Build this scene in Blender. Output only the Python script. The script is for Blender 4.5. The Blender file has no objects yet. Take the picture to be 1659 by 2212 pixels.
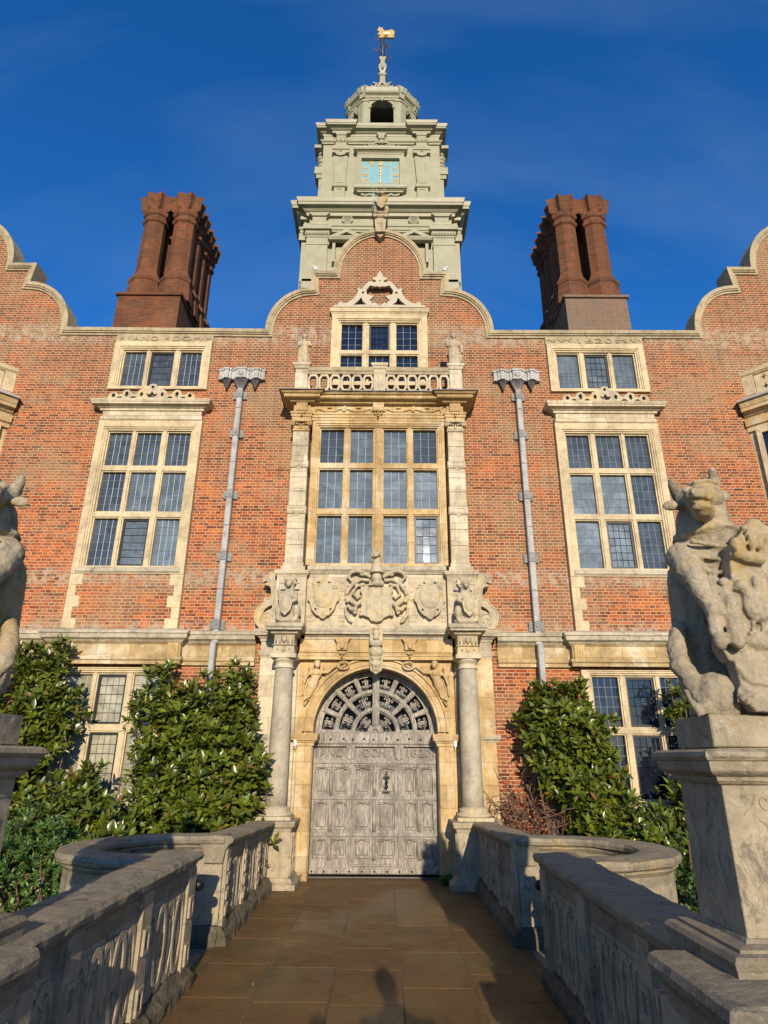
import bpy, bmesh, math, random
from math import sin, cos, pi, radians, sqrt, atan2
from mathutils import Vector, Matrix, noise
from mathutils.geometry import tessellate_polygon
random.seed(7)
S = bpy.context.scene
COL = S.collection

# ------------------------------------------------------------------ camera, sky, sun
cd = bpy.data.cameras.new('camera'); cam = bpy.data.objects.new('camera', cd); COL.objects.link(cam)
PITCH, ROLL = radians(21.15), radians(0.33)
cd.sensor_fit = 'HORIZONTAL'; cd.sensor_width = 36; cd.lens = 36*1375/1659
cd.clip_start = 0.05; cd.clip_end = 2000
F = Vector((0, cos(PITCH), sin(PITCH))); U = Vector((0, -sin(PITCH), cos(PITCH))); R = Vector((1, 0, 0))
r_ = R*cos(ROLL)+U*sin(ROLL); u_ = U*cos(ROLL)-R*sin(ROLL)
cam.matrix_world = Matrix(((r_.x, u_.x, -F.x, 0.11), (r_.y, u_.y, -F.y, 0.0), (r_.z, u_.z, -F.z, 1.6), (0, 0, 0, 1)))
S.camera = cam
SUN_EL, SUN_AZ = radians(17.0), radians(5.5)          # behind the camera, a touch to the right
w = bpy.data.worlds.new('World'); S.world = w; w.use_nodes = True
nt = w.node_tree; bg = nt.nodes['Background']
sky = nt.nodes.new('ShaderNodeTexSky'); sky.sky_type = 'NISHITA'; sky.sun_disc = False
sky.sun_elevation = SUN_EL; sky.sun_rotation = pi-SUN_AZ; sky.air_density = 1.0; sky.dust_density = 0.1; sky.ozone_density = 3.0
hs = nt.nodes.new('ShaderNodeHueSaturation'); hs.inputs['Saturation'].default_value = 1.18
tc = nt.nodes.new('ShaderNodeTexCoord'); mp = nt.nodes.new('ShaderNodeMapping'); nz = nt.nodes.new('ShaderNodeTexNoise')
mp.inputs['Rotation'].default_value = (0.3, 0.5, 0.6); mp.inputs['Scale'].default_value = (1.2, 6.0, 1.5)
nz.inputs['Scale'].default_value = 1.6; nz.inputs['Detail'].default_value = 6; nz.inputs['Distortion'].default_value = 0.4
rp = nt.nodes.new('ShaderNodeValToRGB'); rp.color_ramp.elements[0].position = 0.42; rp.color_ramp.elements[1].position = 0.85
rp.color_ramp.elements[1].color = (0.24, 0.24, 0.24, 1)
mx = nt.nodes.new('ShaderNodeMixRGB'); mx.inputs[2].default_value = (1.9, 3.0, 4.9, 1)
nt.links.new(tc.outputs['Generated'], mp.inputs[0]); nt.links.new(mp.outputs[0], nz.inputs[0]); nt.links.new(nz.outputs[0], rp.inputs[0])
ml = nt.nodes.new('ShaderNodeMixRGB'); ml.blend_type = 'MULTIPLY'; ml.inputs[0].default_value = 1; ml.inputs[2].default_value = (0.98, 1.12, 1.46, 1)
nt.links.new(sky.outputs[0], ml.inputs[1]); nt.links.new(ml.outputs[0], hs.inputs['Color']); nt.links.new(hs.outputs[0], mx.inputs[1]); nt.links.new(rp.outputs[0], mx.inputs[0])
nt.links.new(mx.outputs[0], bg.inputs[0]); bg.inputs[1].default_value = 0.119
sd = bpy.data.lights.new('sun', 'SUN'); sun = bpy.data.objects.new('sun', sd); COL.objects.link(sun)
sd.energy = 5.0; sd.angle = radians(0.5); sd.color = (1.0, 0.86, 0.66)
sv = Vector((sin(SUN_AZ)*cos(SUN_EL), -cos(SUN_AZ)*cos(SUN_EL), sin(SUN_EL)))
sun.rotation_euler = sv.to_track_quat('Z', 'Y').to_euler(); sun.location = (0, -5, 12)
S.view_settings.view_transform = 'Standard'; S.view_settings.look = 'None'
S.view_settings.exposure = 0.16; S.view_settings.gamma = 1

# ------------------------------------------------------------------ materials
class NT:
    def __init__(s, name, rough=0.8, spec=0.5):
        s.m = bpy.data.materials.new(name); s.m.use_nodes = True; s.t = s.m.node_tree
        s.b = s.t.nodes['Principled BSDF']; s.b.inputs['Roughness'].default_value = rough
        s.b.inputs['Specular IOR Level'].default_value = spec
        g = s.n('ShaderNodeNewGeometry'); s.pos = g.outputs['Position']; s.island = g.outputs['Random Per Island']; s.geo = g
    def n(s, t, **k):
        x = s.t.nodes.new(t)
        for a, b in k.items(): setattr(x, a, b)
        return x
    def L(s, a, b): s.t.links.new(a, b)
    def noise(s, scale, detail=6, rough=0.6, vec=None, stretch=None, dist=0):
        x = s.n('ShaderNodeTexNoise'); x.inputs['Scale'].default_value = scale; x.inputs['Detail'].default_value = detail
        x.inputs['Roughness'].default_value = rough; x.inputs['Distortion'].default_value = dist
        v = vec or s.pos
        if stretch:
            mpp = s.n('ShaderNodeMapping'); mpp.inputs['Scale'].default_value = stretch; s.L(v, mpp.inputs[0]); v = mpp.outputs[0]
        s.L(v, x.inputs['Vector']); return x.outputs['Fac']
    def ramp(s, fac, stops):
        x = s.n('ShaderNodeValToRGB'); e = x.color_ramp.elements
        while len(e) < len(stops): e.new(0.5)
        for i, (p, c) in enumerate(stops):
            e[i].position = p; e[i].color = (c, c, c, 1) if isinstance(c, (int, float)) else (*c, 1)
        s.L(fac, x.inputs[0]); return x.outputs[0]
    def mix(s, a, b, fac, mode='MIX'):
        x = s.n('ShaderNodeMixRGB', blend_type=mode)
        for i, v in ((0, fac), (1, a), (2, b)):
            if isinstance(v, (int, float)): x.inputs[i].default_value = v if i == 0 else (v, v, v, 1)
            elif isinstance(v, tuple): x.inputs[i].default_value = (*v, 1)
            else: s.L(v, x.inputs[i])
        return x.outputs[0]
    def bump(s, h, strength=0.5, dist=0.01):
        x = s.n('ShaderNodeBump'); x.inputs['Strength'].default_value = strength; x.inputs['Distance'].default_value = dist
        s.L(h, x.inputs['Height']); s.L(x.outputs[0], s.b.inputs['Normal'])
    def out(s, c):
        if isinstance(c, tuple): s.b.inputs['Base Color'].default_value = (*c, 1)
        else: s.L(c, s.b.inputs['Base Color'])
        return s.m

def sc(c, k): return tuple(min(0.95, x*k) for x in c)

def stone(name, base, dark=0.5, lichen=0.3, spots=0.3, joints=False, alt=None, rough=0.9, streak=0.5, bump=0.7):
    t = NT(name, rough, 0.2)
    n1 = t.noise(1.9, 7, 0.7, dist=0.4); n2 = t.noise(9, 7, 0.75); n3 = t.noise(42, 5, 0.75); n4 = t.noise(4.5, 9, 0.8, dist=0.8)
    c = t.ramp(n1, [(0.34, sc(base, 0.68)), (0.50, base), (0.62, alt or sc(base, 1.12))])
    c = t.mix(c, sc(base, 0.50), t.ramp(n2, [(0.48, 0.0), (0.72, 0.6)]))
    c = t.mix(c, (0.15, 0.13, 0.10), t.ramp(t.noise(3.0, 6, 0.7, stretch=(5, 5, 0.45)), [(0.52, 0.0), (0.72, streak)]))
    c = t.mix(c, (0.12, 0.105, 0.08), t.ramp(n4, [(0.54, 0.0), (0.63, lichen)]))
    c = t.mix(c, (0.66, 0.62, 0.50), t.ramp(t.noise(14, 7, 0.85), [(0.58, 0.0), (0.64, spots)]))
    vo = t.n('ShaderNodeTexVoronoi'); vo.inputs['Scale'].default_value = 26; wv = t.mix(t.pos, t.noise(6, 3), 0.03); t.L(wv, vo.inputs['Vector'])
    c = t.mix(c, (0.34, 0.20, 0.055), t.ramp(t.mix(vo.outputs['Distance'], t.noise(2.6, 4), 0.6), [(0.30, 0.45*lichen), (0.36, 0.0)]))
    c = t.mix(c, sc(base, dark), t.ramp(n3, [(0.52, 0.0), (0.75, 0.55)]))
    if joints:
        cb = t.n('ShaderNodeSeparateXYZ'); t.L(t.pos, cb.inputs[0]); cc = t.n('ShaderNodeCombineXYZ')
        t.L(cb.outputs[0], cc.inputs[0]); t.L(cb.outputs[2], cc.inputs[1])
        bk = t.n('ShaderNodeTexBrick'); t.L(cc.outputs[0], bk.inputs['Vector'])
        for k, v in (('Scale', 1), ('Mortar Size', 0.0035), ('Brick Width', 0.52), ('Row Height', 0.31), ('Mortar Smooth', 0.4)): bk.inputs[k].default_value = v
        bk.inputs['Color1'].default_value = (0.80, 0.78, 0.74, 1); bk.inputs['Color2'].default_value = (1.10, 1.10, 1.10, 1); bk.inputs['Mortar'].default_value = (0.5, 0.46, 0.4, 1)
        c = t.mix(c, bk.outputs[0], 1.0, 'MULTIPLY')
    t.bump(t.mix(n3, n2, 0.5), bump, 0.03)
    return t.out(c)

def brick(name, tint=(1, 1, 1), grey=0.5, dark=0.0, patch=None, mo=1.0):
    t = NT(name, 0.92, 0.2)
    sp = t.n('ShaderNodeSeparateXYZ'); t.L(t.pos, sp.inputs[0])
    ad = t.n('ShaderNodeMath', operation='ADD'); t.L(sp.outputs[0], ad.inputs[0]); t.L(sp.outputs[1], ad.inputs[1])
    cc = t.n('ShaderNodeCombineXYZ'); t.L(ad.outputs[0], cc.inputs[0]); t.L(sp.outputs[2], cc.inputs[1])
    wob = t.n('ShaderNodeTexNoise'); wob.inputs['Scale'].default_value = 9; wob.inputs['Detail'].default_value = 3; t.L(t.pos, wob.inputs['Vector'])
    wm = t.n('ShaderNodeVectorMath', operation='MULTIPLY_ADD'); wm.inputs[1].default_value = (0.022, 0.020, 0); t.L(wob.outputs['Color'], wm.inputs[0]); t.L(cc.outputs[0], wm.inputs[2])
    bk = t.n('ShaderNodeTexBrick', offset=0.5, squash=0.5, offset_frequency=2, squash_frequency=2); t.L(wm.outputs[0], bk.inputs['Vector'])
    for k, v in (('Scale', 1), ('Mortar Size', 0.0064), ('Brick Width', 0.185), ('Row Height', 0.0545), ('Mortar Smooth', 0.35), ('Bias', 0)): bk.inputs[k].default_value = v
    bk.inputs['Color1'].default_value = (0, 0, 0, 1); bk.inputs['Color2'].default_value = (1, 1, 1, 1); bk.inputs['Mortar'].default_value = (0.5, 0.5, 0.5, 1)
    c = t.ramp(bk.outputs['Color'], [(0.0, (0.075, 0.026, 0.018)), (0.16, (0.14, 0.038, 0.022)), (0.38, (0.24, 0.052, 0.021)), (0.60, (0.33, 0.072, 0.024)), (0.84, (0.44, 0.115, 0.033)), (1.0, (0.27, 0.10, 0.052))])
    c = t.mix(c, t.mix(c, (0.62, 0.16, 0.036), 0.46), t.ramp(t.noise(1.4, 6, 0.75, stretch=(1, 1, 2.2)), [(0.50, 0.0), (0.62, 1.0)]))
    c = t.mix(c, sc((0.22, 0.10, 0.065), 1.0), t.ramp(t.noise(2.3, 7, 0.8, stretch=(1, 1, 1.8)), [(0.51, 0.0), (0.62, 0.70)]))
    big = t.noise(0.45, 5, 0.6); mid = t.noise(3.2, 6, 0.7)
    # weathered olive-brown zones high up, redder below
    zr = t.n('ShaderNodeMapRange'); t.L(sp.outputs[2], zr.inputs[0]); zr.inputs[1].default_value = 3.5; zr.inputs[2].default_value = 11
    zr.inputs[3].default_value = 0.0; zr.inputs[4].default_value = 0.36
    am = t.n('ShaderNodeMath', operation='ADD'); t.L(big, am.inputs[0]); t.L(zr.outputs[0], am.inputs[1])
    c = t.mix(c, (0.145, 0.082, 0.052), t.ramp(am.outputs[0], [(0.46, 0.0), (0.86, 0.62)]))
    c = t.mix(c, t.mix(c, (0.23, 0.175, 0.105), 0.72), t.ramp(t.noise(0.8, 6, 0.7, stretch=(1, 1, 1.6)), [(0.50, 0.0), (0.58, grey)]))
    c = t.mix(c, sc((0.45, 0.43, 0.38), 1), t.ramp(t.noise(7, 8, 0.85), [(0.63, 0.0), (0.72, 0.55*grey+0.15)]))
    def band(z0, z1, z2, z3):
        a = t.n('ShaderNodeMapRange'); t.L(sp.outputs[2], a.inputs[0]); a.inputs[1].default_value = z0; a.inputs[2].default_value = z1
        b = t.n('ShaderNodeMapRange'); t.L(sp.outputs[2], b.inputs[0]); b.inputs[1].default_value = z3; b.inputs[2].default_value = z2
        q = t.n('ShaderNodeMath', operation='MULTIPLY'); t.L(a.outputs[0], q.inputs[0]); t.L(b.outputs[0], q.inputs[1]); return q.outputs[0]
    blotch = t.ramp(t.noise(8, 7, 0.85), [(0.46, 0), (0.56, 1)])
    for z_ in ((8.95, 9.2, 9.4, 9.6), (3.45, 3.5, 3.56, 3.72), (4.2, 4.35, 4.5, 4.6)):
        c = t.mix(c, (0.34, 0.29, 0.225), t.mix(0.0, blotch, band(*z_)))
    c = t.mix(c, (0.10, 0.06, 0.045), t.mix(0.0, t.ramp(t.noise(4.5, 7, 0.8, stretch=(2.2, 1, 0.35)), [(0.50, 0), (0.62, 0.75)]), band(8.1, 8.9, 9.3, 9.5)))
    c = t.mix(c, (0.135, 0.085, 0.055), t.ramp(t.noise(2.0, 7, 0.8, stretch=(2.6, 1, 0.30)), [(0.54, 0), (0.66, 0.60)]))
    mort = t.mix(sc((0.55, 0.365, 0.19), mo), sc((0.40, 0.27, 0.145), mo), t.ramp(mid, [(0.35, 0), (0.65, 1)]))
    c = t.mix(c, mort, bk.outputs['Fac'])
    if dark: c = t.mix(c, (0.05, 0.035, 0.028), t.ramp(t.noise(1.3, 6, 0.7), [(0.35, 0.1), (0.75, dark)]))
    if patch: c = t.mix(c, t.mix((0.20, 0.19, 0.165), c, 0.50), t.ramp(t.noise(1.1, 5, 0.65), [(0.24, 0.0), (0.40, patch)]))
    c = t.mix(c, tint, 1.0, 'MULTIPLY')
    inv = t.n('ShaderNodeInvert'); t.L(bk.outputs['Fac'], inv.inputs['Color'])
    t.bump(t.mix(inv.outputs[0], t.noise(60, 3), 0.35), 0.6, 0.008)
    return t.out(c)

def plain(name, base, rough=0.6, metal=0.0, var=0.25, scale=8, spec=0.5, bump=0.2, stretch=None):
    t = NT(name, rough, spec); t.b.inputs['Metallic'].default_value = metal
    n = t.noise(scale, 6, 0.65, stretch=stretch)
    c = t.ramp(n, [(0.3, sc(base, 1-var)), (0.7, sc(base, 1+var*0.6))])
    if bump: t.bump(t.noise(scale*4, 4), bump, 0.004)
    return t.out(c)

def glassy(name, base, rough=0.04, ior=1.9, var=0.5):
    t = NT(name, rough, 0.5); t.b.inputs['IOR'].default_value = ior
    c = t.mix(sc(base, 1-var), sc(base, 1+var), t.island)
    c = t.mix(c, sc(base, 2.1), t.ramp(t.noise(1.7, 5, 0.7, dist=1.0), [(0.46, 0), (0.62, 0.6)]))  # cloudy sky reflection painted into the pane colour
    t.bump(t.noise(7, 2), 0.12, 0.01)
    return t.out(c)

M = {}
M['brick'] = brick('brick_wall', grey=0.68)
M['brick_chimney'] = brick('brick_chimney', (0.85, 0.72, 0.64), 0.15, 0.7, mo=0.5)
M['brick_chimney_grey'] = brick('brick_chimney_grey', (0.9, 0.84, 0.8), 0.4, 0.3, 0.95, mo=0.9)
M['stone'] = stone('window_stone', (0.58, 0.465, 0.285), lichen=0.25, spots=0.25, streak=0.3, bump=0.35)
M['coping'] = stone('coping_stone', (0.42, 0.34, 0.21), lichen=0.55, spots=0.3)
M['gold_stone'] = stone('golden_stone', (0.54, 0.375, 0.175), lichen=0.22, spots=0.35, joints=True, alt=(0.60, 0.50, 0.33), streak=0.35, bump=0.4)
M['band_stone'] = stone('band_stone', (0.47, 0.335, 0.165), lichen=0.4, spots=0.6, joints=True, alt=(0.60, 0.52, 0.37), streak=0.4, bump=0.5)
M['moss_stone'] = stone('mossy_stone', (0.13, 0.11, 0.07), lichen=0.8, spots=0.4, alt=(0.20, 0.165, 0.10), bump=1.0)
M['pale_stone'] = stone('pale_stone', (0.58, 0.495, 0.35), lichen=0.35, spots=0.4, joints=True, streak=0.45, bump=0.4)
M['carved'] = stone('carved_stone', (0.50, 0.425, 0.29), lichen=0.45, spots=0.45, alt=(0.55, 0.42, 0.22), bump=0.6)
M['string'] = stone('string_stone', (0.48, 0.42, 0.30), lichen=0.6, spots=0.55)
M['column'] = stone('column_stone', (0.45, 0.395, 0.285), lichen=0.25, spots=0.25)
M['bal'] = stone('balustrade_stone', (0.40, 0.33, 0.22), lichen=0.8, spots=0.4)
M['bal_cop'] = stone('balustrade_coping', (0.29, 0.245, 0.165), lichen=0.9, spots=0.4, alt=(0.35, 0.27, 0.14))
M['statue'] = stone('statue_stone', (0.47, 0.39, 0.265), lichen=0.75, spots=0.45, alt=(0.44, 0.31, 0.12), bump=1.0)
M['paint'] = plain('tower_paint', (0.315, 0.300, 0.195), 0.5, var=0.16, scale=3, bump=0.25, spec=0.45)
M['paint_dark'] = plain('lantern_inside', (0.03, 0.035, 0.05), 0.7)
M['cream'] = plain('crest_paint', (0.43, 0.375, 0.265), 0.6, var=0.12)
M['lead_pale'] = stone('pale_lead', (0.40, 0.395, 0.375), lichen=0.5, spots=0.4, rough=0.6, bump=0.3)
M['lead'] = stone('lead', (0.25, 0.25, 0.24), lichen=0.5, spots=0.4, rough=0.6, bump=0.3)
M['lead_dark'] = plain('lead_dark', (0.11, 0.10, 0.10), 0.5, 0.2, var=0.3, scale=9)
M['came'] = plain('window_lead', (0.28, 0.31, 0.33), 0.5, 0.2, var=0.2, bump=0)
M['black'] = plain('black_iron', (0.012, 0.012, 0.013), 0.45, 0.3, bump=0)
M['gilt'] = plain('gilding', (0.83, 0.56, 0.20), 0.32, 0.55, var=0.1, bump=0)
M['dial'] = plain('clock_blue', (0.16, 0.36, 0.42), 0.45, var=0.2, scale=6, stretch=(4, 1, 0.5), bump=0)
M['copper'] = plain('green_copper', (0.20, 0.42, 0.33), 0.6)
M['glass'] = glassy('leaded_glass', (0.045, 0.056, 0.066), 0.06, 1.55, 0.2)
M['glass_mid'] = glassy('leaded_glass_sky_tint', (0.085, 0.108, 0.125), 0.08, 1.5, 0.12)  # some reflected sky brightness painted into the base colour
M['glass_lit'] = glassy('leaded_glass_painted_sky', (0.125, 0.155, 0.185), 0.08, 1.33, 0.12)  # same panes with brighter sky reflection painted into the base colour
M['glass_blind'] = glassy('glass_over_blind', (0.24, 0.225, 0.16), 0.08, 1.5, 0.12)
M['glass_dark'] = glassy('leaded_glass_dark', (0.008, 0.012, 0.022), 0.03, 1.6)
M['white'] = plain('white_plastic', (0.75, 0.75, 0.72), 0.4, bump=0)
M['earth'] = plain('earth', (0.09, 0.07, 0.045), 0.95, var=0.4, scale=3)
M['lawn'] = plain('lawn', (0.05, 0.09, 0.025), 0.9, var=0.4, scale=4)
M['moss'] = plain('moss_clump', (0.07, 0.14, 0.02), 0.9, var=0.5, scale=20)
M['roof_lead'] = plain('roof_lead', (0.22, 0.22, 0.22), 0.6)
M['cloth'] = plain('dark_cloth', (0.03, 0.035, 0.05), 0.9)
M['skin'] = plain('skin', (0.5, 0.3, 0.22), 0.6)
M['bark'] = plain('bark', (0.13, 0.08, 0.05), 0.9)
M['twig'] = plain('twig', (0.17, 0.09, 0.06), 0.8)

def wood():
    t = NT('weathered_oak', 0.85, 0.2)
    g = t.noise(14, 8, 0.7, stretch=(5, 5, 0.55)); g2 = t.noise(3, 6, 0.7, stretch=(1.6, 1, 1)); g3 = t.noise(60, 4, 0.6, stretch=(3, 3, 0.2))
    c = t.ramp(g, [(0.30, (0.09, 0.075, 0.06)), (0.46, (0.27, 0.24, 0.195)), (0.62, (0.50, 0.45, 0.37))])
    c = t.mix(c, (0.13, 0.115, 0.10), t.ramp(g2, [(0.42, 0), (0.62, 0.65)]))
    c = t.mix(c, (0.07, 0.05, 0.035), t.ramp(g3, [(0.55, 0), (0.75, 0.5)]))
    t.bump(t.mix(g, g3, 0.5), 0.6, 0.01); return t.out(c)
M['wood'] = wood()

def paving():
    t = NT('wet_paving', 0.55, 0.4)
    a = t.noise(2.2, 8, 0.7); b_ = t.noise(0.9, 5, 0.6, dist=0.5); d = t.noise(30, 5, 0.7)
    c = t.ramp(t.island, [(0.0, (0.135, 0.068, 0.017)), (0.45, (0.155, 0.078, 0.020)), (0.92, (0.145, 0.080, 0.026)), (0.94, (0.22, 0.145, 0.065)), (1.0, (0.25, 0.175, 0.09))])
    c = t.mix(c, (0.13, 0.085, 0.03), t.ramp(a, [(0.42, 0), (0.7, 0.7)]))
    c = t.mix(c, (0.085, 0.062, 0.018), t.ramp(b_, [(0.45, 0), (0.62, 0.6)]))
    c = t.mix(c, (0.34, 0.28, 0.18), t.ramp(d, [(0.66, 0), (0.74, 0.35)]))
    t.L(t.ramp(b_, [(0.40, 0.75), (0.60, 0.38)]), t.b.inputs['Roughness'])
    c = t.mix(c, (0.05, 0.035, 0.014), t.ramp(t.noise(1.6, 9, 0.8, dist=1.2), [(0.50, 0), (0.62, 0.65)]))
    c = t.mix(c, (0.24, 0.155, 0.06), t.ramp(t.noise(2.8, 8, 0.8, dist=0.6), [(0.56, 0), (0.66, 0.5)]))
    c = t.mix(c, (0.42, 0.36, 0.25), t.ramp(t.noise(95, 2, 0.5), [(0.74, 0), (0.77, 0.7)]))
    t.bump(t.mix(a, d, 0.5), 0.6, 0.015); return t.out(c)
M['paving'] = paving()

def leafmat(name, c0, c1, c2, under=(0.12, 0.075, 0.02), rough=0.30, spec=0.45):
    t = NT(name, rough, spec)
    c = t.ramp(t.island, [(0.0, c0), (0.45, c1), (0.90, c2), (0.95, (0.15, 0.16, 0.02)), (0.975, (0.20, 0.065, 0.02)), (1.0, c1)])
    c = t.mix(c, sc(c2, 1.25), t.ramp(t.noise(3.2, 4, 0.6), [(0.50, 0.0), (0.68, 0.45)]))
    c = t.mix(c, sc(c0, 0.8), t.ramp(t.noise(5.2, 3, 0.6), [(0.52, 0.0), (0.66, 0.55)]))
    c = t.mix(c, under, t.ramp(t.geo.outputs['Backfacing'], [(0.4, 0.0), (0.6, 0.22)]))
    t.b.inputs['Transmission Weight'].default_value = 0.0
    return t.out(c)
M['leaf'] = leafmat('magnolia_leaf', (0.022, 0.052, 0.004), (0.050, 0.092, 0.006), (0.15, 0.20, 0.014))
M['leaf_dark'] = leafmat('shrub_leaf', (0.026, 0.065, 0.008), (0.045, 0.105, 0.012), (0.09, 0.17, 0.02), under=(0.05, 0.1, 0.04), rough=0.4)
M['leaf_lime'] = leafmat('box_leaf', (0.05, 0.10, 0.012), (0.085, 0.15, 0.016), (0.13, 0.20, 0.03), under=(0.08, 0.12, 0.03), rough=0.45)
M['leaf_red'] = leafmat('red_climber_leaf', (0.35, 0.02, 0.02), (0.12, 0.11, 0.03), (0.28, 0.06, 0.03), rough=0.5)

# ------------------------------------------------------------------ mesh builder
def xz(u, v, d): return (u, d, v)
class MB:
    def __init__(s): s.v = []; s.f = []; s.sm = []
    def add(s, vs, fs, smooth=False):
        o = len(s.v); s.v += [tuple(p) for p in vs]; s.f += [tuple(i+o for i in f) for f in fs]; s.sm += [smooth]*len(fs); return s
    def box(s, x0, x1, y0, y1, z0, z1):
        if x0 > x1: x0, x1 = x1, x0
        return s.add([(x0, y0, z0), (x1, y0, z0), (x1, y1, z0), (x0, y1, z0), (x0, y0, z1), (x1, y0, z1), (x1, y1, z1), (x0, y1, z1)],
                     [(0, 3, 2, 1), (4, 5, 6, 7), (0, 1, 5, 4), (1, 2, 6, 5), (2, 3, 7, 6), (3, 0, 4, 7)])
    def bev(s, x0, x1, y0, y1, z0, z1, b=0.01):
        """block with its front (-Y) face chamfered"""
        if x0 > x1: x0, x1 = x1, x0
        A = [(x0, y0+b, z0), (x1, y0+b, z0), (x1, y0+b, z1), (x0, y0+b, z1)]
        Bq = [(x0+b, y0, z0+b), (x1-b, y0, z0+b), (x1-b, y0, z1-b), (x0+b, y0, z1-b)]
        Cq = [(x0, y1, z0), (x1, y1, z0), (x1, y1, z1), (x0, y1, z1)]
        f = [(4, 5, 6, 7)]
        for i in range(4):
            j = (i+1) % 4; f.append((i, j, j+4, i+4)); f.append((8+i, 8+j, j, i))
        f.append((11, 10, 9, 8)); return s.add(A+Bq+Cq, f)
    def plate(s, loops, d0, d1, fn=xz, sm=False, back=True):
        fl = [p for l in loops for p in l]
        tri = tessellate_polygon([[Vector((p[0], p[1], 0)) for p in l] for l in loops])
        n = len(fl); vs = [fn(p[0], p[1], d0) for p in fl]+[fn(p[0], p[1], d1) for p in fl]
        fs = [tuple(t) for t in tri]+([tuple(n+i for i in reversed(t)) for t in tri] if back else [])
        s.add(vs, fs); o = 0; base = len(s.v)-len(vs)
        for l in loops:
            m = len(l)
            for i in range(m):
                a, b = o+i, o+(i+1) % m
                s.f.append((base+a, base+b, base+b+n, base+a+n)); s.sm.append(sm)
            o += m
        return s
    def sweep(s, path, prof, closed=False, smooth=False, jit=0.0, sub=0.0):
        """closed cross-section (offset to the right of travel, z) along an XY path with mitres"""
        P = [Vector(p) for p in path]
        if sub:
            Q = []
            for a, b in zip(P, P[1:]):
                k = max(1, int((b-a).length/sub))
                Q += [a+(b-a)*i/k for i in range(k)]
            P = Q+[P[-1]]
        n = len(P); m = len(prof); vs = []
        for i in range(n):
            if closed: d1 = (P[i]-P[i-1]).normalized(); d2 = (P[(i+1) % n]-P[i]).normalized()
            else:
                d1 = (P[i]-P[i-1]).normalized() if i > 0 else (P[1]-P[0]).normalized()
                d2 = (P[i+1]-P[i]).normalized() if i < n-1 else d1
            n1 = Vector((d1.y, -d1.x)); n2 = Vector((d2.y, -d2.x)); b = n1+n2
            k = b/max(0.2, (1+n1.dot(n2)))
            for o, z in prof:
                p = Vector((P[i].x+k.x*o, P[i].y+k.y*o, z))
                if jit:
                    q = noise.noise_vector(p*9)*jit+noise.noise_vector(p*31)*jit*0.5; p += q
                vs.append(p)
        fs = []
        for i in range(n if closed else n-1):
            j = (i+1) % n
            for a in range(m):
                b = (a+1) % m; fs.append((i*m+a, j*m+a, j*m+b, i*m+b))
        if not closed: fs.append(tuple(range(m))); fs.append(tuple((n-1)*m+a for a in reversed(range(m))))
        return s.add(vs, fs, smooth)
    def cornice(s, path, z0, z1, p, back=0.02, **k):
        h = z1-z0
        return s.sweep(path, [(-back, z0), (p*.12, z0), (p*.16, z0+h*.22), (p*.30, z0+h*.26), (p*.52, z0+h*.42), (p*.84, z0+h*.46), (p*.84, z0+h*.66), (p*.90, z0+h*.69), (p, z0+h*.92), (p, z1), (-back, z1)], **k)
    def lathe(s, prof, cx, cy, n=24, a0=0.0, smooth=True, sx=1, sy=1):
        m = len(prof); vs = []
        for i in range(n):
            a = a0+2*pi*i/n
            for r, z in prof: vs.append((cx+cos(a)*r*sx, cy+sin(a)*r*sy, z))
        fs = [(i*m+a, ((i+1) % n)*m+a, ((i+1) % n)*m+a+1, i*m+a+1) for i in range(n) for a in range(m-1)]
        s.add(vs, fs, smooth); o = len(s.v)-len(vs)
        s.f.append(tuple(o+i*m+m-1 for i in range(n))); s.sm.append(False)
        s.f.append(tuple(o+i*m for i in reversed(range(n)))); s.sm.append(False); return s
    def tube(s, pts, r, n=8, smooth=True):
        P = [Vector(p) for p in pts]; vs = []; up = Vector((0.13, 0.21, 1)).normalized()
        for i, p in enumerate(P):
            d = (P[min(i+1, len(P)-1)]-P[max(i-1, 0)]).normalized()
            a = d.cross(up)
            if a.length < 1e-3: a = d.cross(Vector((1, 0, 0)))
            a.normalize(); b = d.cross(a); rr = r[i] if isinstance(r, (list, tuple)) else r
            vs += [p+(a*cos(2*pi*k/n)+b*sin(2*pi*k/n))*rr for k in range(n)]
        fs = [(i*n+k, i*n+(k+1) % n, (i+1)*n+(k+1) % n, (i+1)*n+k) for i in range(len(P)-1) for k in range(n)]
        fs += [tuple(range(n))[::-1], tuple((len(P)-1)*n+k for k in range(n))]
        return s.add(vs, fs, smooth)
    def ball(s, c, r, nu=14, nv=9, rot=None):
        r = r if isinstance(r, (tuple, list)) else (r, r, r); vs = []; c = Vector(c)
        for j in range(nv+1):
            t = pi*j/nv
            for i in range(nu):
                p = 2*pi*i/nu; q = Vector((r[0]*sin(t)*cos(p), r[1]*sin(t)*sin(p), r[2]*cos(t)))
                if rot is not None: q = rot @ q
                vs.append(c+q)
        fs = [(j*nu+i, (j+1)*nu+i, (j+1)*nu+(i+1) % nu, j*nu+(i+1) % nu) for j in range(nv) for i in range(nu)]
        return s.add(vs, fs, True)
    def text(s, st, x, z, y, size, depth=0.012, width=None, align='CENTER'):
        cu = bpy.data.curves.new('t', 'FONT'); cu.body = st; cu.size = size; cu.extrude = depth/2; cu.align_x = align; cu.resolution_u = 3
        o = bpy.data.objects.new('t', cu); me = o.to_mesh()
        k = 1.0
        if width:
            xs = [v.co.x for v in me.vertices]; k = width/(max(xs)-min(xs))
        vs = [(x+v.co.x*k, y-v.co.z, z+v.co.y) for v in me.vertices]
        s.add(vs, [tuple(p.vertices) for p in me.polygons]); o.to_mesh_clear(); bpy.data.objects.remove(o); bpy.data.curves.remove(cu); return s
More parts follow.
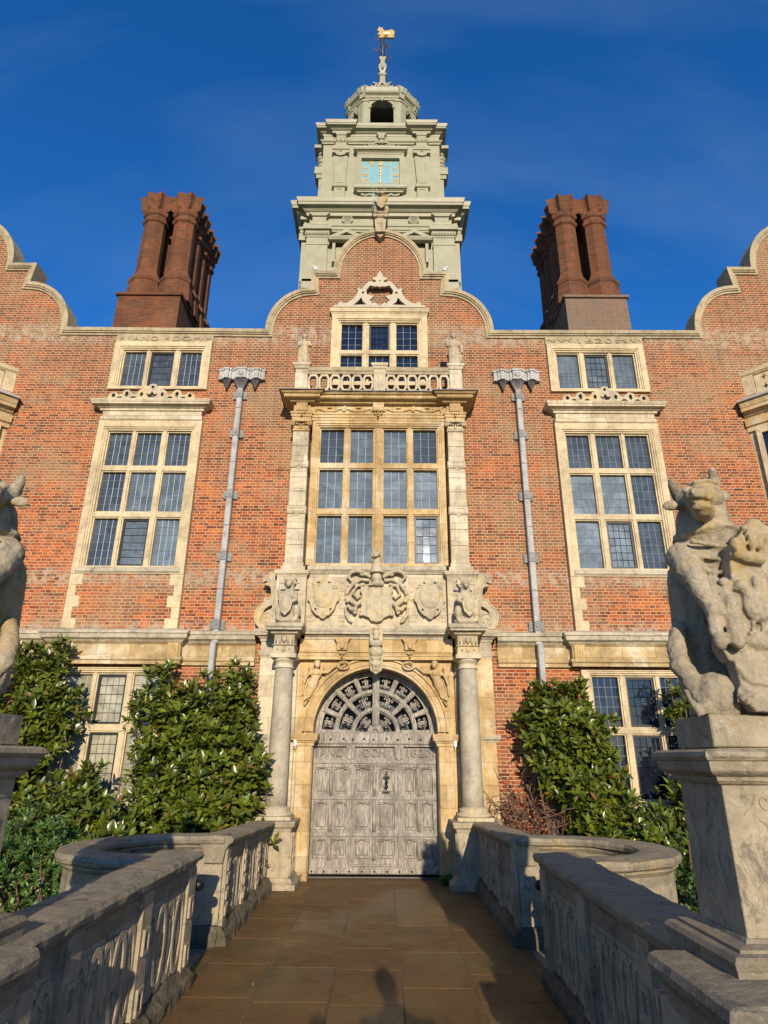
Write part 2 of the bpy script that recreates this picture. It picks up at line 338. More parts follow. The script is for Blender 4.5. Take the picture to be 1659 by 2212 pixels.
    def build(s, name, mat, parent=None, org=None):
        me = bpy.data.meshes.new(name)
        if org is None: org = tuple(parent['_o']) if parent is not None else (0, 0, 0)
        me.from_pydata([(v[0]-org[0], v[1]-org[1], v[2]-org[2]) for v in s.v], [], s.f)
        me.polygons.foreach_set('use_smooth', s.sm); me.materials.append(M[mat] if isinstance(mat, str) else mat)
        me.validate(); me.update()
        o = bpy.data.objects.new(name, me); COL.objects.link(o); o['_o'] = org
        if parent is not None: o.parent = parent
        else: o.location = org
        return o
def empty(name, loc):
    o = bpy.data.objects.new(name, None); COL.objects.link(o); o.location = loc; o['_o'] = loc; o.empty_display_size = 0.2; return o
def tag(o, label=None, cat=None, group=None, kind=None):
    for k, v in (('label', label), ('category', cat), ('group', group), ('kind', kind)):
        if v: o[k] = v
    return o
def copy_tree(o, parent=None):
    c = o.copy(); COL.objects.link(c)
    if parent is not None: c.parent = parent
    for ch in list(o.children): copy_tree(ch, c)
    return c
def rect(x0, x1, z0, z1, e=0): return [(x0-e, z0-e), (x1+e, z0-e), (x1+e, z1+e), (x0-e, z1+e)]
def circ(cx, cz, rx, rz=None, n=24, a0=0, a1=2*pi):
    rz = rz or rx; full = abs(a1-a0-2*pi) < 1e-6; k = n if full else n+1
    return [(cx+cos(a0+(a1-a0)*i/n)*rx, cz+sin(a0+(a1-a0)*i/n)*rz) for i in range(k)]
def ring(mb, cx, cz, r0, r1, y0, y1, a0=0, a1=2*pi, n=28, q=1.0):
    full = abs(a1-a0-2*pi) < 1e-6
    if full: return mb.plate([circ(cx, cz, r1, r1*q, n), circ(cx, cz, r0, r0*q, n)], y0, y1)
    return mb.plate([circ(cx, cz, r1, r1*q, n, a0, a1)+circ(cx, cz, r0, r0*q, n, a1, a0)], y0, y1)
def mirror(mb, fn):
    """run fn with side = -1 and +1"""
    for sd_ in (-1, 1): fn(mb, sd_)
def strip(path, wd):
    """flat ribbon outline of width wd round a 2D polyline"""
    P = [Vector(p) for p in path]; L_ = []; R_ = []
    for i in range(len(P)):
        d = (P[min(i+1, len(P)-1)]-P[max(i-1, 0)]).normalized(); nn = Vector((-d.y, d.x))*(wd[i] if isinstance(wd, list) else wd)/2
        L_.append(tuple(P[i]+nn)); R_.append(tuple(P[i]-nn))
    return L_+R_[::-1]
def spiral(cx, cz, r0, r1, a0, a1, n=16):
    return [(cx+cos(a0+(a1-a0)*i/n)*(r0+(r1-r0)*i/n), cz+sin(a0+(a1-a0)*i/n)*(r0+(r1-r0)*i/n)) for i in range(n+1)]
def blob(mb, name, mat, parent=None, voxel=0.012, smooth=3, org=None, disp=0.0, dents=()):
    """fuse overlapping closed shapes into one continuous surface"""
    o = mb.build(name+'_tmp', mat, None, (0, 0, 0))
    r = o.modifiers.new('r', 'REMESH'); r.mode = 'VOXEL'; r.voxel_size = voxel
    s_ = o.modifiers.new('s', 'SMOOTH'); s_.iterations = smooth; s_.factor = 0.5
    dg = bpy.context.evaluated_depsgraph_get(); dg.update(); ev = o.evaluated_get(dg); me = bpy.data.meshes.new_from_object(ev)
    out = MB()
    vs = []
    for v in me.vertices:
        p = v.co.copy()
        if disp: p += v.normal*(noise.noise(p*14)*disp+noise.noise(p*40)*disp*0.6)
        for dc, dr, dd in dents:
            q = (p-Vector(dc)).length
            if q < dr*1.6: p += Vector((0.15, 0.9, 0.1))*dd*max(0, 1-(q/dr/1.6)**2)
        vs.append(p)
    out.add(vs, [tuple(p.vertices) for p in me.polygons], True)
    bpy.data.objects.remove(o); bpy.data.meshes.remove(me)
    return out.build(name, mat, parent, org)
def cap(mb, a, b, ra, rb, n=12):
    """tapered limb with round ends"""
    a = Vector(a); b = Vector(b); mb.tube([a, b], [ra, rb], n); mb.ball(a, ra, n, 8); mb.ball(b, rb, n, 8); return mb

# ------------------------------------------------------------------ windows
def window(parent, lx, rz, X0, X1, Z0, Z1, yf, nx=4, nz=(4, 5, 5), glass='glass', cas=(), gmap={}, mat='stone', king=None, tilt=0.0):
    """stone mullioned window: frame > glass, leading, casement"""
    bx0, bx1 = lx[0][0], lx[-1][1]; bz0, bz1 = rz[-1][0], rz[0][1]
    m = MB()
    m.plate([rect(X0, X1, Z0, Z1), rect(bx0, bx1, bz0, bz1, 0.085)], yf, yf+0.30)
    m.plate([rect(bx0, bx1, bz0, bz1, 0.09), rect(bx0, bx1, bz0, bz1, 0.055)], yf+0.018, yf+0.296)
    m.plate([rect(bx0, bx1, bz0, bz1, 0.06), rect(bx0, bx1, bz0, bz1, 0.025)], yf+0.040, yf+0.292)
    L1 = [rect(a, b, c, d, 0.022) for a, b in lx for c, d in rz]; L2 = [rect(a, b, c, d) for a, b in lx for c, d in rz]
    m.plate([rect(bx0, bx1, bz0, bz1, 0.030)]+L1, yf+0.056, yf+0.12)
    m.plate([rect(bx0, bx1, bz0, bz1, 0.028)]+L2, yf+0.078, yf+0.19)
    if king: m.bev(king[0], king[1], yf+0.03, yf+0.10, bz0, bz1, 0.012)
    fr = m.build('window', mat, parent)
    yg = yf+0.135
    for i, (a, b) in enumerate(lx):
        for j, (c, d) in enumerate(rz):
            g = MB(); ld = MB(); tl = lambda z, zm=(c+d)/2: tilt*(zm-z); k = nz[j] if isinstance(nz, (tuple, list)) else nz
            ic = (i, j) in cas; a_, b_, c_, d_ = (a+.03, b-.03, c+.03, d-.03) if ic else (a, b, c, d)
            for p in range(nx):
                for q in range(k):
                    xa, xb = a_+(b_-a_)*p/nx, a_+(b_-a_)*(p+1)/nx; za, zb = c_+(d_-c_)*q/k, c_+(d_-c_)*(q+1)/k
                    t1, t2 = random.gauss(0, .0008), random.gauss(0, .0008)
                    ta, tb = tl(za), tl(zb); g.add([(xa, yg+t1+t2+ta, za), (xb, yg-t1+t2+ta, za), (xb, yg-t1-t2+tb, zb), (xa, yg+t1-t2+tb, zb)], [(0, 1, 2, 3)])
            wl = 0.0042
            for p in range(1, nx):
                x = a_+(b_-a_)*p/nx; o = [random.gauss(0, .0022) for _ in range(5)]
                ld.tube([(x+o[t], yg-0.006+tl(c_+(d_-c_)*t/4), c_+(d_-c_)*t/4) for t in range(5)], wl, 4, False)
            for q in range(1, k):
                z = c_+(d_-c_)*q/k; o = [random.gauss(0, .0022) for _ in range(4)]
                ld.tube([(a_+(b_-a_)*t/3, yg-0.006+tl(z), z+o[t]) for t in range(4)], wl, 4, False)
            g.build('glass', gmap.get((i, j), glass), fr); ld.build('leading', 'black' if ic else 'came', fr)
            if ic: MB().plate([rect(a, b, c, d, -0.001), rect(a, b, c, d, -0.034)], yg-0.03, yg+0.01).build('casement', 'black', fr)
    return fr

# ================================================================== BRICK HALL
W = 10.35
PZ = 9.41                                            # top of the parapet
def gable(cx, k, z0):
    h = []
    for i in range(13): a = pi/2*(1-i/12); h.append((cos(a)*0.95, 1.43+sin(a)*1.10))
    h += [(1.41, 1.43), (1.37, 1.00)]
    for i in range(1, 13): a = pi/2*(1-i/12); h.append((1.37+sin(pi/2-a)*0.86, 1.0*sin(a)+0.0))
    h[-1] = (2.23, 0.0)
    r = [(cx+x*k, z0+z*k) for x, z in h]; l = [(cx-x*k, z0+z*k) for x, z in h[1:]]
    return l[::-1]+r
def offset2(P, d):
    out = []
    for i in range(len(P)):
        p = Vector(P[i]); a = (p-Vector(P[i-1])).normalized() if i else (Vector(P[1])-p).normalized()
        b = (Vector(P[i+1])-p).normalized() if i < len(P)-1 else a
        n1 = Vector((a.y, -a.x)); n2 = Vector((b.y, -b.x)); s_ = n1+n2; out.append(tuple(p+s_*(d/max(0.35, 1+n1.dot(n2)))))
    return out
sky_line = gable(-8.53, 1.095, PZ)+gable(0, 1.0, PZ-0.02)+gable(8.60, 1.095, PZ)
sky_line = [p for p in sky_line]
hall = empty('brick_hall', (0, W, -1.3))
tag(hall, 'red brick Jacobean hall with shaped gables, stone mullioned windows and a dated parapet', 'mansion')
LXS = [(3.42, 3.83), (3.95, 4.395), (4.49, 4.90)]
RZB = [(6.46, 7.12), (5.58, 6.33), (4.60, 5.45)]
RZL = [(2.07, 2.82), (1.05, 1.95), (0.10, 0.93)]
def side(lx, s_): return [(a*s_, b*s_) for a, b in lx] if s_ > 0 else [(-b, -a) for a, b in reversed(lx)]
holes = []
for s_ in (-1, 1):
    for rz in (RZB, [(8.14, 8.90)], RZL):
        l = side(LXS, s_); holes.append(rect(l[0][0], l[-1][1], rz[-1][0], rz[0][1], 0.06))
TLX = [(-0.74, -0.33), (-0.20, 0.20), (0.33, 0.74)]; TRZ = [(8.95, 9.55), (8.25, 8.83)]
holes.append(rect(-0.74, 0.74, 8.25, 9.55, 0.06))
holes.append(rect(-1.03, 1.03, 4.60, 7.09, 0.03)); holes.append(rect(-1.1, 1.1, -0.2, 3.0))
inner = offset2(sky_line, 0.10)
outline = [(inner[0][0], -1.3)]+inner+[(inner[-1][0], -1.3)]
m = MB(); m.plate([outline]+holes, W, W+0.40); wall = m.build('wall', 'brick', hall)
m = MB()
jit = lambda P: P
o0, o1, o2, o3 = sky_line, offset2(sky_line, 0.075), offset2(sky_line, 0.105), offset2(sky_line, 0.15)
m.plate([o0+o1[::-1]], W-0.075, W+0.36); m.plate([offset2(sky_line, 0.06)+o2[::-1]], W-0.055, W+0.10); m.plate([offset2(sky_line, 0.09)+o3[::-1]], W-0.028, W+0.10)
m.build('coping', 'coping', hall)
m = MB(); m.box(-11, 11, W+0.41, W+7, 8.6, 8.75); m.box(-11, 11, W+6.9, W+7, -1.3, 8.6); m.build('roof', 'roof_lead', hall)
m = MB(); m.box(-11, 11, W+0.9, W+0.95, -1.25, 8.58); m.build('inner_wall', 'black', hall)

# side windows on three storeys, left and right
for s_ in (-1, 1):
    l = side(LXS, s_); cx = 4.16*s_
    mid = 1
    gm = {}
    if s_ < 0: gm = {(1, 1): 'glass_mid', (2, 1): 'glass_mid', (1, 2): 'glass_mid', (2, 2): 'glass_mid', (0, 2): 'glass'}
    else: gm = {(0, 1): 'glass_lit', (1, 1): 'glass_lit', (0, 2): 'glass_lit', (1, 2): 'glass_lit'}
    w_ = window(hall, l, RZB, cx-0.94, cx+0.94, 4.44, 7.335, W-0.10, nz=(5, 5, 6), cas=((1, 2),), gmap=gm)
    w_['label'] = 'tall nine-light stone window on the '+('left' if s_ < 0 else 'right')
    m = MB()                                          # frieze, cornice over it
    m.bev(cx-0.93, cx+0.93, W-0.125, W+0.01, 7.336, 7.42, 0.015); m.bev(cx-0.91, cx+0.91, W-0.095, W+0.01, 7.422, 7.56, 0.01)
    m.cornice([(cx-0.93, W+0.01), (cx-0.93, W-0.10), (cx+0.93, W-0.10), (cx+0.93, W+0.01)], 7.53, 7.70, 0.17)
    m.build('window_cornice', 'pale_stone', w_)
    m = MB()                                          # sill and quoined apron
    m.bev(cx-0.88, cx+0.88, W-0.13, W+0.01, 4.45, 4.555, 0.03)
    m.build('sill', 'string', w_)
    m = MB()
    for e in (-1, 1):
        m = MB()
        for q in range(5):
            z0 = 3.505+q*0.187; wd = 0.13 if q % 2 else 0.22
            m.bev(cx+e*0.94, cx+e*(0.94-wd), W-0.088, W+0.01, z0, z0+0.1855, 0.003)
        m.build('quoin', 'stone', w_)
    m = MB(); m.box(cx-0.86, cx+0.86, W-0.076, W+0.01, 3.50, 4.45); m.build('apron', 'brick', w_)
    # pierced strapwork cresting on the cornice
    m = MB(); zc = 7.70
    holes_ = []
    for e in (-1, 1):
        holes_ += [circ(cx+e*0.19, zc+0.085, 0.030, 0.040, 10), circ(cx+e*0.46, zc+0.085, 0.033, 0.05, 12), circ(cx+e*0.70, zc+0.065, 0.035, 0.035, 12)]
        holes_ += [[(cx+e*0.27, zc+0.015), (cx+e*0.41, zc+0.015), (cx+e*0.36, zc+0.05), (cx+e*0.32, zc+0.05)], [(cx+e*0.52, zc+0.015), (cx+e*0.65, zc+0.015), (cx+e*0.60, zc+0.045), (cx+e*0.56, zc+0.045)]]
    holes_.append(circ(cx, zc+0.215, 0.028, 0.028, 10)); holes_.append([(cx-0.11, zc+0.10), (cx-0.05, zc+0.03), (cx+0.05, zc+0.03), (cx+0.11, zc+0.10), (cx+0.04, zc+0.085), (cx, zc+0.14), (cx-0.04, zc+0.085)])
    half = [(0.80, 0), (0.80, 0.05), (0.74, 0.11), (0.66, 0.12), (0.60, 0.07), (0.55, 0.09), (0.52, 0.15), (0.44, 0.17), (0.38, 0.13), (0.33, 0.08), (0.27, 0.11), (0.24, 0.16), (0.16, 0.19), (0.09, 0.20), (0.06, 0.26), (0.0, 0.275)]
    m.plate([[(cx+x, zc+z) for x, z in half]+[(cx-x, zc+z) for x, z in half[-2::-1]]]+holes_, W-0.235, W-0.165)
    m.v = [(x, y, zc+(z-zc)*1.2) for x, y, z in m.v]; m.build('cresting', 'carved', w_)
    bk_ = MB(); bk_.plate([[(cx+x*0.985, zc+z*0.94) for x, z in half]+[(cx-x*0.985, zc+z*0.94) for x, z in half[-2::-1]]], W-0.162, W-0.15); bk_.v = [(x, y, zc+(z-zc)*1.17) for x, y, z in bk_.v]; bk_.build('hole_shade_backing', 'lead_dark', w_)  # added dark plate, paints deep shade into the cresting holes
    # attic window with carved frieze
    w2 = window(hall, l, [(8.14, 8.90)], cx-0.93, cx+0.93, 8.03, 9.09, W-0.06, nz=5, cas=((1, 0),), gmap={(1, 0): 'glass_mid', (0, 0): 'glass_mid', (2, 0): 'glass_mid'} if s_ > 0 else {})
    m = MB(); m.box(cx-0.94, cx+0.94, W-0.035, W+0.01, 9.092, 9.262); m.build('frieze', 'coping', w2)
    m = MB()
    if s_ < 0:
        m.text('ANO', cx-0.36, 9.115, W-0.042, 0.155, 0.022, 0.50); m.text('DOM', cx+0.43, 9.115, W-0.042, 0.155, 0.022, 0.56)
        for x in (-0.82, 0.04, 0.85): m.plate([[(cx+x+cos(a)*r, 9.175+sin(a)*r) for k in range(12) for a, r in [(pi*k/6, 0.045 if k % 2 else 0.016)]]], W-0.052, W-0.03)
    else:
        m.text('1620', cx+0.0, 9.115, W-0.042, 0.155, 0.022, 0.66)
        for e in (-1, 1):
            for q in range(3):
                x = cx+e*(0.46+q*0.16); m.plate([strip(spiral(x, 9.175, 0.012, 0.05, q, q+e*5.5, 18), 0.014)], W-0.052, W-0.03)
                m.plate([strip([(x+e*0.05, 9.175), (x+e*0.09, 9.20+0.02*(q % 2)), (x+e*0.13, 9.165)], 0.016)], W-0.050, W-0.03)
    m.build('date_inscription', 'coping', w2)
    # ground floor window
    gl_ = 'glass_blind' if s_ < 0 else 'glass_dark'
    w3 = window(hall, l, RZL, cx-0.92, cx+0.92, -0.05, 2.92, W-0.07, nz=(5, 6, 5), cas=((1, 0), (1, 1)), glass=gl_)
    # garden string course and frieze between portal and window
    x0 = 1.94*s_
    m = MB(); e = s_
    pth = [(x0, W-0.02), (3.12*e, W-0.02), (3.12*e, W-0.14), (5.20*e, W-0.14), (5.20*e, W-0.02), (6.9*e, W-0.02)]
    if e < 0: pth = pth[::-1]
    m.sweep(pth, [(-0.03, 3.31), (0.05, 3.31), (0.07, 3.335), (0.12, 3.36), (0.13, 3.42), (0.15, 3.43), (0.15, 3.475), (0.10, 3.49), (-0.03, 3.53)], sub=0.12, jit=0.004)
    m.build('string_course', 'string', hall)
    m = MB(); pf = [(x, y+0.0) for x, y in pth]
    m.sweep(pf, [(-0.03, 2.96), (0.035, 2.96), (0.03, 3.01), (0.055, 3.03), (0.055, 3.07), (0.02, 3.08), (0.015, 3.27), (0.06, 3.309), (-0.03, 3.309)])
    m.build('frieze_band', 'band_stone', hall)
    m = MB()
    for x in (3.22, 5.08):
        m.bev(e*x-0.09, e*x+0.09, W-0.19, W-0.13, 3.04, 3.30, 0.01)
        for q in range(3): m.box(e*x-0.05+q*0.04, e*x-0.03+q*0.04, W-0.20, W-0.18, 3.08, 3.22)
        m.build('bracket', 'gold_stone', hall); m = MB()
# gable window over the balcony
wt = window(hall, TLX, TRZ, -0.93, 0.93, 8.12, 9.715, W-0.09, nx=3, nz=(4, 4), cas=((1, 0),), glass='glass_dark')
m = MB(); m.cornice([(-0.93, W+0.01), (-0.93, W-0.085), (0.93, W-0.085), (0.93, W+0.01)], 9.70, 9.86, 0.05); m.build('window_cornice', 'stone', wt)
# painted strapwork crest over it
m = MB(); z0 = 9.86
half = [(0.90, 0.0), (0.90, 0.045), (0.82, 0.05), (0.80, 0.12), (0.74, 0.125), (0.72, 0.09), (0.63, 0.11), (0.53, 0.19), (0.46, 0.29), (0.43, 0.40), (0.46, 0.44), (0.42, 0.46), (0.36, 0.43), (0.33, 0.47), (0.28, 0.56), (0.22, 0.62), (0.17, 0.635), (0.13, 0.61), (0.07, 0.62), (0.09, 0.66), (0.14, 0.68), (0.14, 0.73), (0.08, 0.74), (0.05, 0.78), (0.03, 0.84), (0.0, 0.90)]
out = [(x, z0+z) for x, z in half]+[(-x, z0+z) for x, z in half[-2::-1]]
hl = []
ctr = [(0.045, 0.06), (0.10, 0.12), (0.14, 0.09), (0.17, 0.15), (0.21, 0.16), (0.16, 0.21), (0.11, 0.27), (0.16, 0.28), (0.25, 0.31), (0.27, 0.39), (0.25, 0.44), (0.21, 0.50), (0.19, 0.53), (0.10, 0.50), (0.05, 0.51), (0.0, 0.49)]
hl.append([(x, z0+z) for x, z in ctr]+[(-x, z0+z) for x, z in ctr[-2::-1]])
hl.append([(-0.03, z0+0.03), (0.03, z0+0.03), (0.0, z0+0.045)])
for e in (-1, 1):
    hl.append([(e*0.25, z0+0.06), (e*0.52, z0+0.05), (e*0.42, z0+0.15), (e*0.36, z0+0.24), (e*0.33, z0+0.13)])
    hl.append(circ(e*0.33, z0+0.35, 0.028, n=10))
hl.append(circ(0, z0+0.645, 0.018, n=8))
m.plate([out]+hl, W-0.15, W-0.09)
m.build('cresting', 'cream', wt)

# chimney stacks: two flues wide, four deep
for s_, xs, bx, mat in ((-1, (-5.70, -4.95), (-6.10, -4.65), 'brick_chimney'), (1, (4.62, 5.36), (4.29, 5.72), 'brick_chimney_grey')):
    m = MB(); m.box(bx[0], bx[1], 12.0, 14.35, 8.7, 11.60); m.box(bx[0]-0.045, bx[1]+0.045, 11.955, 14.395, 11.602, 11.67)
    st = m.build('chimney_stack', mat, hall)
    for j in range(4):
        for x in xs:
            y = 12.40+j*0.535; m = MB(); a8 = pi/8
            m.lathe([(0.44, 11.672), (0.425, 11.85), (0.385, 12.20), (0.415, 12.23), (0.42, 12.30), (0.37, 12.36), (0.30, 12.50), (0.280, 12.62), (0.268, 14.05), (0.32, 14.09), (0.325, 14.17), (0.28, 14.20), (0.28, 14.27), (0.33, 14.31), (0.345, 14.38), (0.31, 14.43)], x, y, 8, a8, False, sy=0.80)
            vs = []; n = 48
            for k in range(n):
                a = 2*pi*k/n+pi/16*0; t = (k % 6)/6; r = 0.325+0.125*(abs(t-0.5)*2)**2.2
                for rr, z in ((0.30, 14.42), (r*0.90, 14.50), (r*0.93, 14.68), (r+0.025, 14.90), (r-0.03, 14.92)): vs.append((x+cos(a+pi/8)*rr, y+sin(a+pi/8)*rr*0.80, z))
            m.add(vs, [(k*5+q, ((k+1) % n)*5+q, ((k+1) % n)*5+q+1, k*5+q+1) for k in range(n) for q in range(4)]+[tuple(k*5+4 for k in range(n))])
            m.build('flue', 'brick_chimney', st)

# canted stone bays at both ends
for s_ in (-1, 1):
    Q = lambda L: [(x*s_, y) for x, y in (L if s_ > 0 else L[::-1])]
    base = [(6.80, W+0.02), (7.60, W-0.78), (8.9, W-0.78)]
    b = MB(); b.sweep(Q(base), [(-0.3, -1.3), (0, -1.3), (0, 7.30), (-0.3, 7.30)]); bay = b.build('bay_window', 'gold_stone', hall)
    bay['label'] = 'canted stone bay at the '+('left' if s_ < 0 else 'right')+' edge'
    m = MB(); m.cornice(Q(base), 7.42, 7.74, 0.22); m.sweep(Q(base), [(-0.1, 7.20), (0.05, 7.20), (0.05, 7.28), (0.09, 7.30), (0.09, 7.44), (-0.1, 7.44)]); m.build('bay_cornice', 'gold_stone', bay)
    m = MB(); m.sweep(Q([(x-0.04, y) for x, y in base]), [(-0.05, 7.742), (0.24, 7.742), (0.02, 7.90), (-0.05, 7.90)]); m.build('lead_flashing', 'lead_pale', bay)
    pq = [(6.88, W+0.02), (7.66, W-0.76), (8.9, W-0.76)]
    m = MB(); m.sweep(Q(pq), [(-0.12, 7.86), (0, 7.86), (0, 7.97), (-0.12, 7.97)]); m.sweep(Q(pq), [(-0.14, 8.36), (0.0, 8.36), (0.04, 8.40), (0.05, 8.47), (-0.14, 8.49)])
    a_ = Vector((pq[0][0], W)); d_ = (Vector(pq[1])-a_); L = d_.length; d_ /= L; n_ = Vector((-d_.y, d_.x)); n_ = n_ if n_.y < 0 else -n_
    fn = lambda u, v, dd: ((a_.x+d_.x*u+n_.x*dd)*s_, a_.y+d_.y*u+n_.y*dd, v)
    cr = []
    for cx_, cz_ in ((0.36, 8.27), (0.36, 8.07), (0.50, 8.17), (0.64, 8.27), (0.64, 8.07), (0.80, 8.17)):
        k = 0.05; cr.append([(cx_+k*a, cz_+k*c) for a, c in ((0, 1.3), (.35, .35), (1.3, 0), (.35, -.35), (0, -1.3), (-.35, -.35), (-1.3, 0), (-.35, .35))])
    m.plate([rect(0.20, L-0.12, 7.97, 8.37)]+cr, -0.10, -0.035, fn); m.plate([rect(0.0, 0.19, 7.97, 8.37)], -0.12, 0.0, fn); m.plate([rect(L-0.12, L+0.02, 7.97, 8.37)], -0.12, -0.002, fn); m.box(*sorted((7.66*s_, 8.9*s_)), W-0.75, W-0.64, 7.97, 8.37)
    m.build('parapet', 'stone', bay)
    for q in range(2):
        for c_, e_ in RZB:
            u0 = 0.20+q*0.42; u1 = u0+0.36; A0 = Vector((6.80, W)); f2 = lambda u, v, dd: ((A0.x+d_.x*u+n_.x*dd)*s_, A0.y+d_.y*u+n_.y*dd, v)
            m = MB(); m.plate([rect(u0, u1, c_, e_)], -0.01, 0.006, f2); m.build('glass', 'glass_dark', bay)
    m = MB(); m.plate([rect(0.12, 1.06, 4.50, 7.20)]+[rect(0.20+q*0.42, 0.56+q*0.42, c_, e_) for q in range(2) for c_, e_ in RZB], 0.0, 0.05, f2); m.build('mullions', 'stone', bay)

# ================================================================== STONE FRONTISPIECE
port = empty('stone_frontispiece', (0, 10.2, 0))
tag(port, 'tall carved limestone entrance front with arch, twin columns, coat of arms and great mullioned window', 'portal')
arch = lambda r, n=28, z=1.97: [(cos(pi*i/n)*r, z+sin(pi*i/n)*r) for i in range(n+1)]
m = MB()
outer_ = [(-1.19, 0.0), (-0.935, 0.0), (-0.935, 1.97)]+arch(0.935)[::-1][1:-1]+[(0.935, 1.97), (0.935, 0), (1.19, 0), (1.19, 3.02), (-1.19, 3.02)]
m.plate([outer_], 10.12, 10.50); m.build('spandrel_wall', 'gold_stone', port)
m = MB()
for r0, r1, y in ((0.938, 0.985, 10.075), (0.98, 1.03, 10.060), (1.02, 1.085, 10.085), (1.07, 1.10, 10.050)):
    m.plate([arch(r1)+arch(r0)[::-1]], y, 10.13)
m.build('archivolt', 'gold_stone', port)
for e in (-1, 1):
    m = MB(); m.bev(e*0.942, e*1.17, 10.055, 10.13, 0.10, 1.765, 0.012); m.bev(e*0.932, e*1.185, 10.03, 10.13, 0.0, 0.11, 0.02)
    m.build('jamb', 'gold_stone', port)
    m = MB(); pth = [(min(e*0.925, e*1.19), 10.45), (min(e*0.925, e*1.19), 10.06), (max(e*0.925, e*1.19), 10.06), (max(e*0.925, e*1.19), 10.12)]
    if e < 0: pth = [(-1.19, 10.12), (-1.19, 10.06), (-0.925, 10.06), (-0.925, 10.45)]
    m.cornice(pth, 1.77, 1.935, 0.075, 0.05); m.build('impost', 'gold_stone', port)
    # outer pilaster behind the column
    m = MB(); m.box(e*1.195, e*1.82, 10.17, 10.40, -0.5, 3.16); m.bev(e*1.22, e*1.62, 10.10, 10.18, 0.82, 3.01, 0.01)
    m.build('outer_pilaster', 'gold_stone' if e > 0 else 'pale_stone', port)
    m = MB(); pth = [(1.60, 10.17), (1.83, 10.17), (1.83, 10.36)] if e > 0 else [(-1.83, 10.36), (-1.83, 10.17), (-1.60, 10.17)]
    m.cornice(pth, 1.83, 1.93, 0.055, 0.05); m.build('impost', 'string', port); m = MB()
    pth = [(1.60, 10.17), (1.82, 10.17), (1.82, 10.36)] if e > 0 else [(-1.82, 10.36), (-1.82, 10.17), (-1.60, 10.17)]
    m.cornice(pth, 3.06, 3.165, 0.03, 0.05); m.box(e*1.56, e*1.82, 10.15, 10.36, 3.166, 3.32)
    m.cornice([(x, y-0.02) for x, y in pth], 3.32, 3.50, 0.12, 0.08, sub=0.1, jit=0.003); m.build('impost', 'string', port)
    # pedestal
    cx = 1.385*e
    m = MB(); m.box(cx-0.27, cx+0.27, 9.50, 10.17, 0.10, 0.70)
    m.cornice([(cx-0.27, 10.1), (cx-0.27, 9.50), (cx+0.27, 9.50), (cx+0.27, 10.1)], 0.68, 0.80, 0.06, 0.1, sub=0.08, jit=0.004)
    m.sweep([(cx-0.27, 10.1), (cx-0.27, 9.50), (cx+0.27, 9.50), (cx+0.27, 10.1)], [(-0.1, 0), (0.10, 0), (0.10, 0.06), (0.05, 0.09), (0.03, 0.13), (-0.1, 0.14)], sub=0.08, jit=0.006)
    def side_fn(u, v, d): return (cx-e*(0.27+d), u, v)
    for yy, zz in ((9.62, 0.25), (9.62, 0.52), (9.84, 0.25), (9.84, 0.52)): m.plate([circ(yy, zz, 0.085, 0.10, 14), circ(yy, zz, 0.055, 0.068, 14)], -0.01, 0.018, side_fn)
    for yy in (9.53, 9.73, 9.93): m.plate([strip([(yy, 0.15), (yy+0.02, 0.66)], 0.03)], -0.01, 0.022, side_fn)
    m.build('pedestal', 'bal', port)
    # column
    cy = 9.85; cc = 1.39*e
    m = MB(); m.lathe([(0.155, 0.955), (0.15, 1.2), (0.148, 1.9), (0.138, 2.5), (0.13, 2.86)], cc, cy, 36)
    c_ = m.build('column', 'column', port)
    m = MB(); m.box(cc-0.25, cc+0.25, cy-0.25, cy+0.25, 0.801, 0.845)
    m.lathe([(0.235, 0.846), (0.245, 0.865), (0.235, 0.885), (0.205, 0.895), (0.195, 0.91), (0.205, 0.925), (0.20, 0.945), (0.165, 0.955), (0.155, 0.97)], cc, cy, 36); m.build('base', 'carved', c_)
    m = MB(); m.lathe([(0.13, 2.855), (0.155, 2.862), (0.155, 2.878), (0.135, 2.885), (0.135, 2.94), (0.145, 2.945), (0.175, 2.985), (0.178, 3.0)], cc, cy, 36)
    m.box(cc-0.19, cc+0.19, cy-0.19, cy+0.32, 3.001, 3.06); m.build('capital', 'pale_stone', c_)
    # carved entablature block and ledge
    m = MB()
    vs = []
    for z, h_ in ((3.061, 0.165), (3.17, 0.155), (3.19, 0.185), (3.205, 0.15), (3.34, 0.15), (3.36, 0.20), (3.40, 0.215)):
        vs += [(cc-h_, cy-h_-0.0, z), (cc+h_, cy-h_, z), (cc+h_, 10.17, z), (cc-h_, 10.17, z)]
    m.add(vs, [(i*4+k, i*4+(k+1) % 4, i*4+4+(k+1) % 4, i*4+4+k) for i in range(6) for k in range(4)]+[(0, 3, 2, 1), (24, 25, 26, 27)])
    for q in range(5): m.tube([(cc-0.12+q*0.06, cy-0.165, 3.22), (cc-0.12+q*0.06, cy-0.175, 3.33)], 0.016, 6)
    m.ball((cc, cy-0.17, 3.28), (0.045, 0.04, 0.055)); m.ball((cc-0.05, cy-0.17, 3.32), (0.03, 0.02, 0.012)); m.ball((cc+0.05, cy-0.17, 3.32), (0.03, 0.02, 0.012))
    m.ball((cc, cy-0.17, 3.13), (0.03, 0.02, 0.045)); m.ball((cc-0.09, cy-0.165, 3.13), (0.02, 0.02, 0.02)); m.ball((cc+0.09, cy-0.165, 3.13), 0.02)
    m.build('entablature_block', 'carved', port)
    m = MB(); y1 = 10.14
    m.sweep([(cc-0.22, y1), (cc-0.22, 9.62), (cc+0.22, 9.62), (cc+0.22, y1)], [(-0.22, 3.402), (0.05, 3.402), (0.05, 3.425), (0.075, 3.45), (0.08, 3.50), (-0.22, 3.515)], sub=0.09, jit=0.004)
    m.build('ledge', 'string', port)
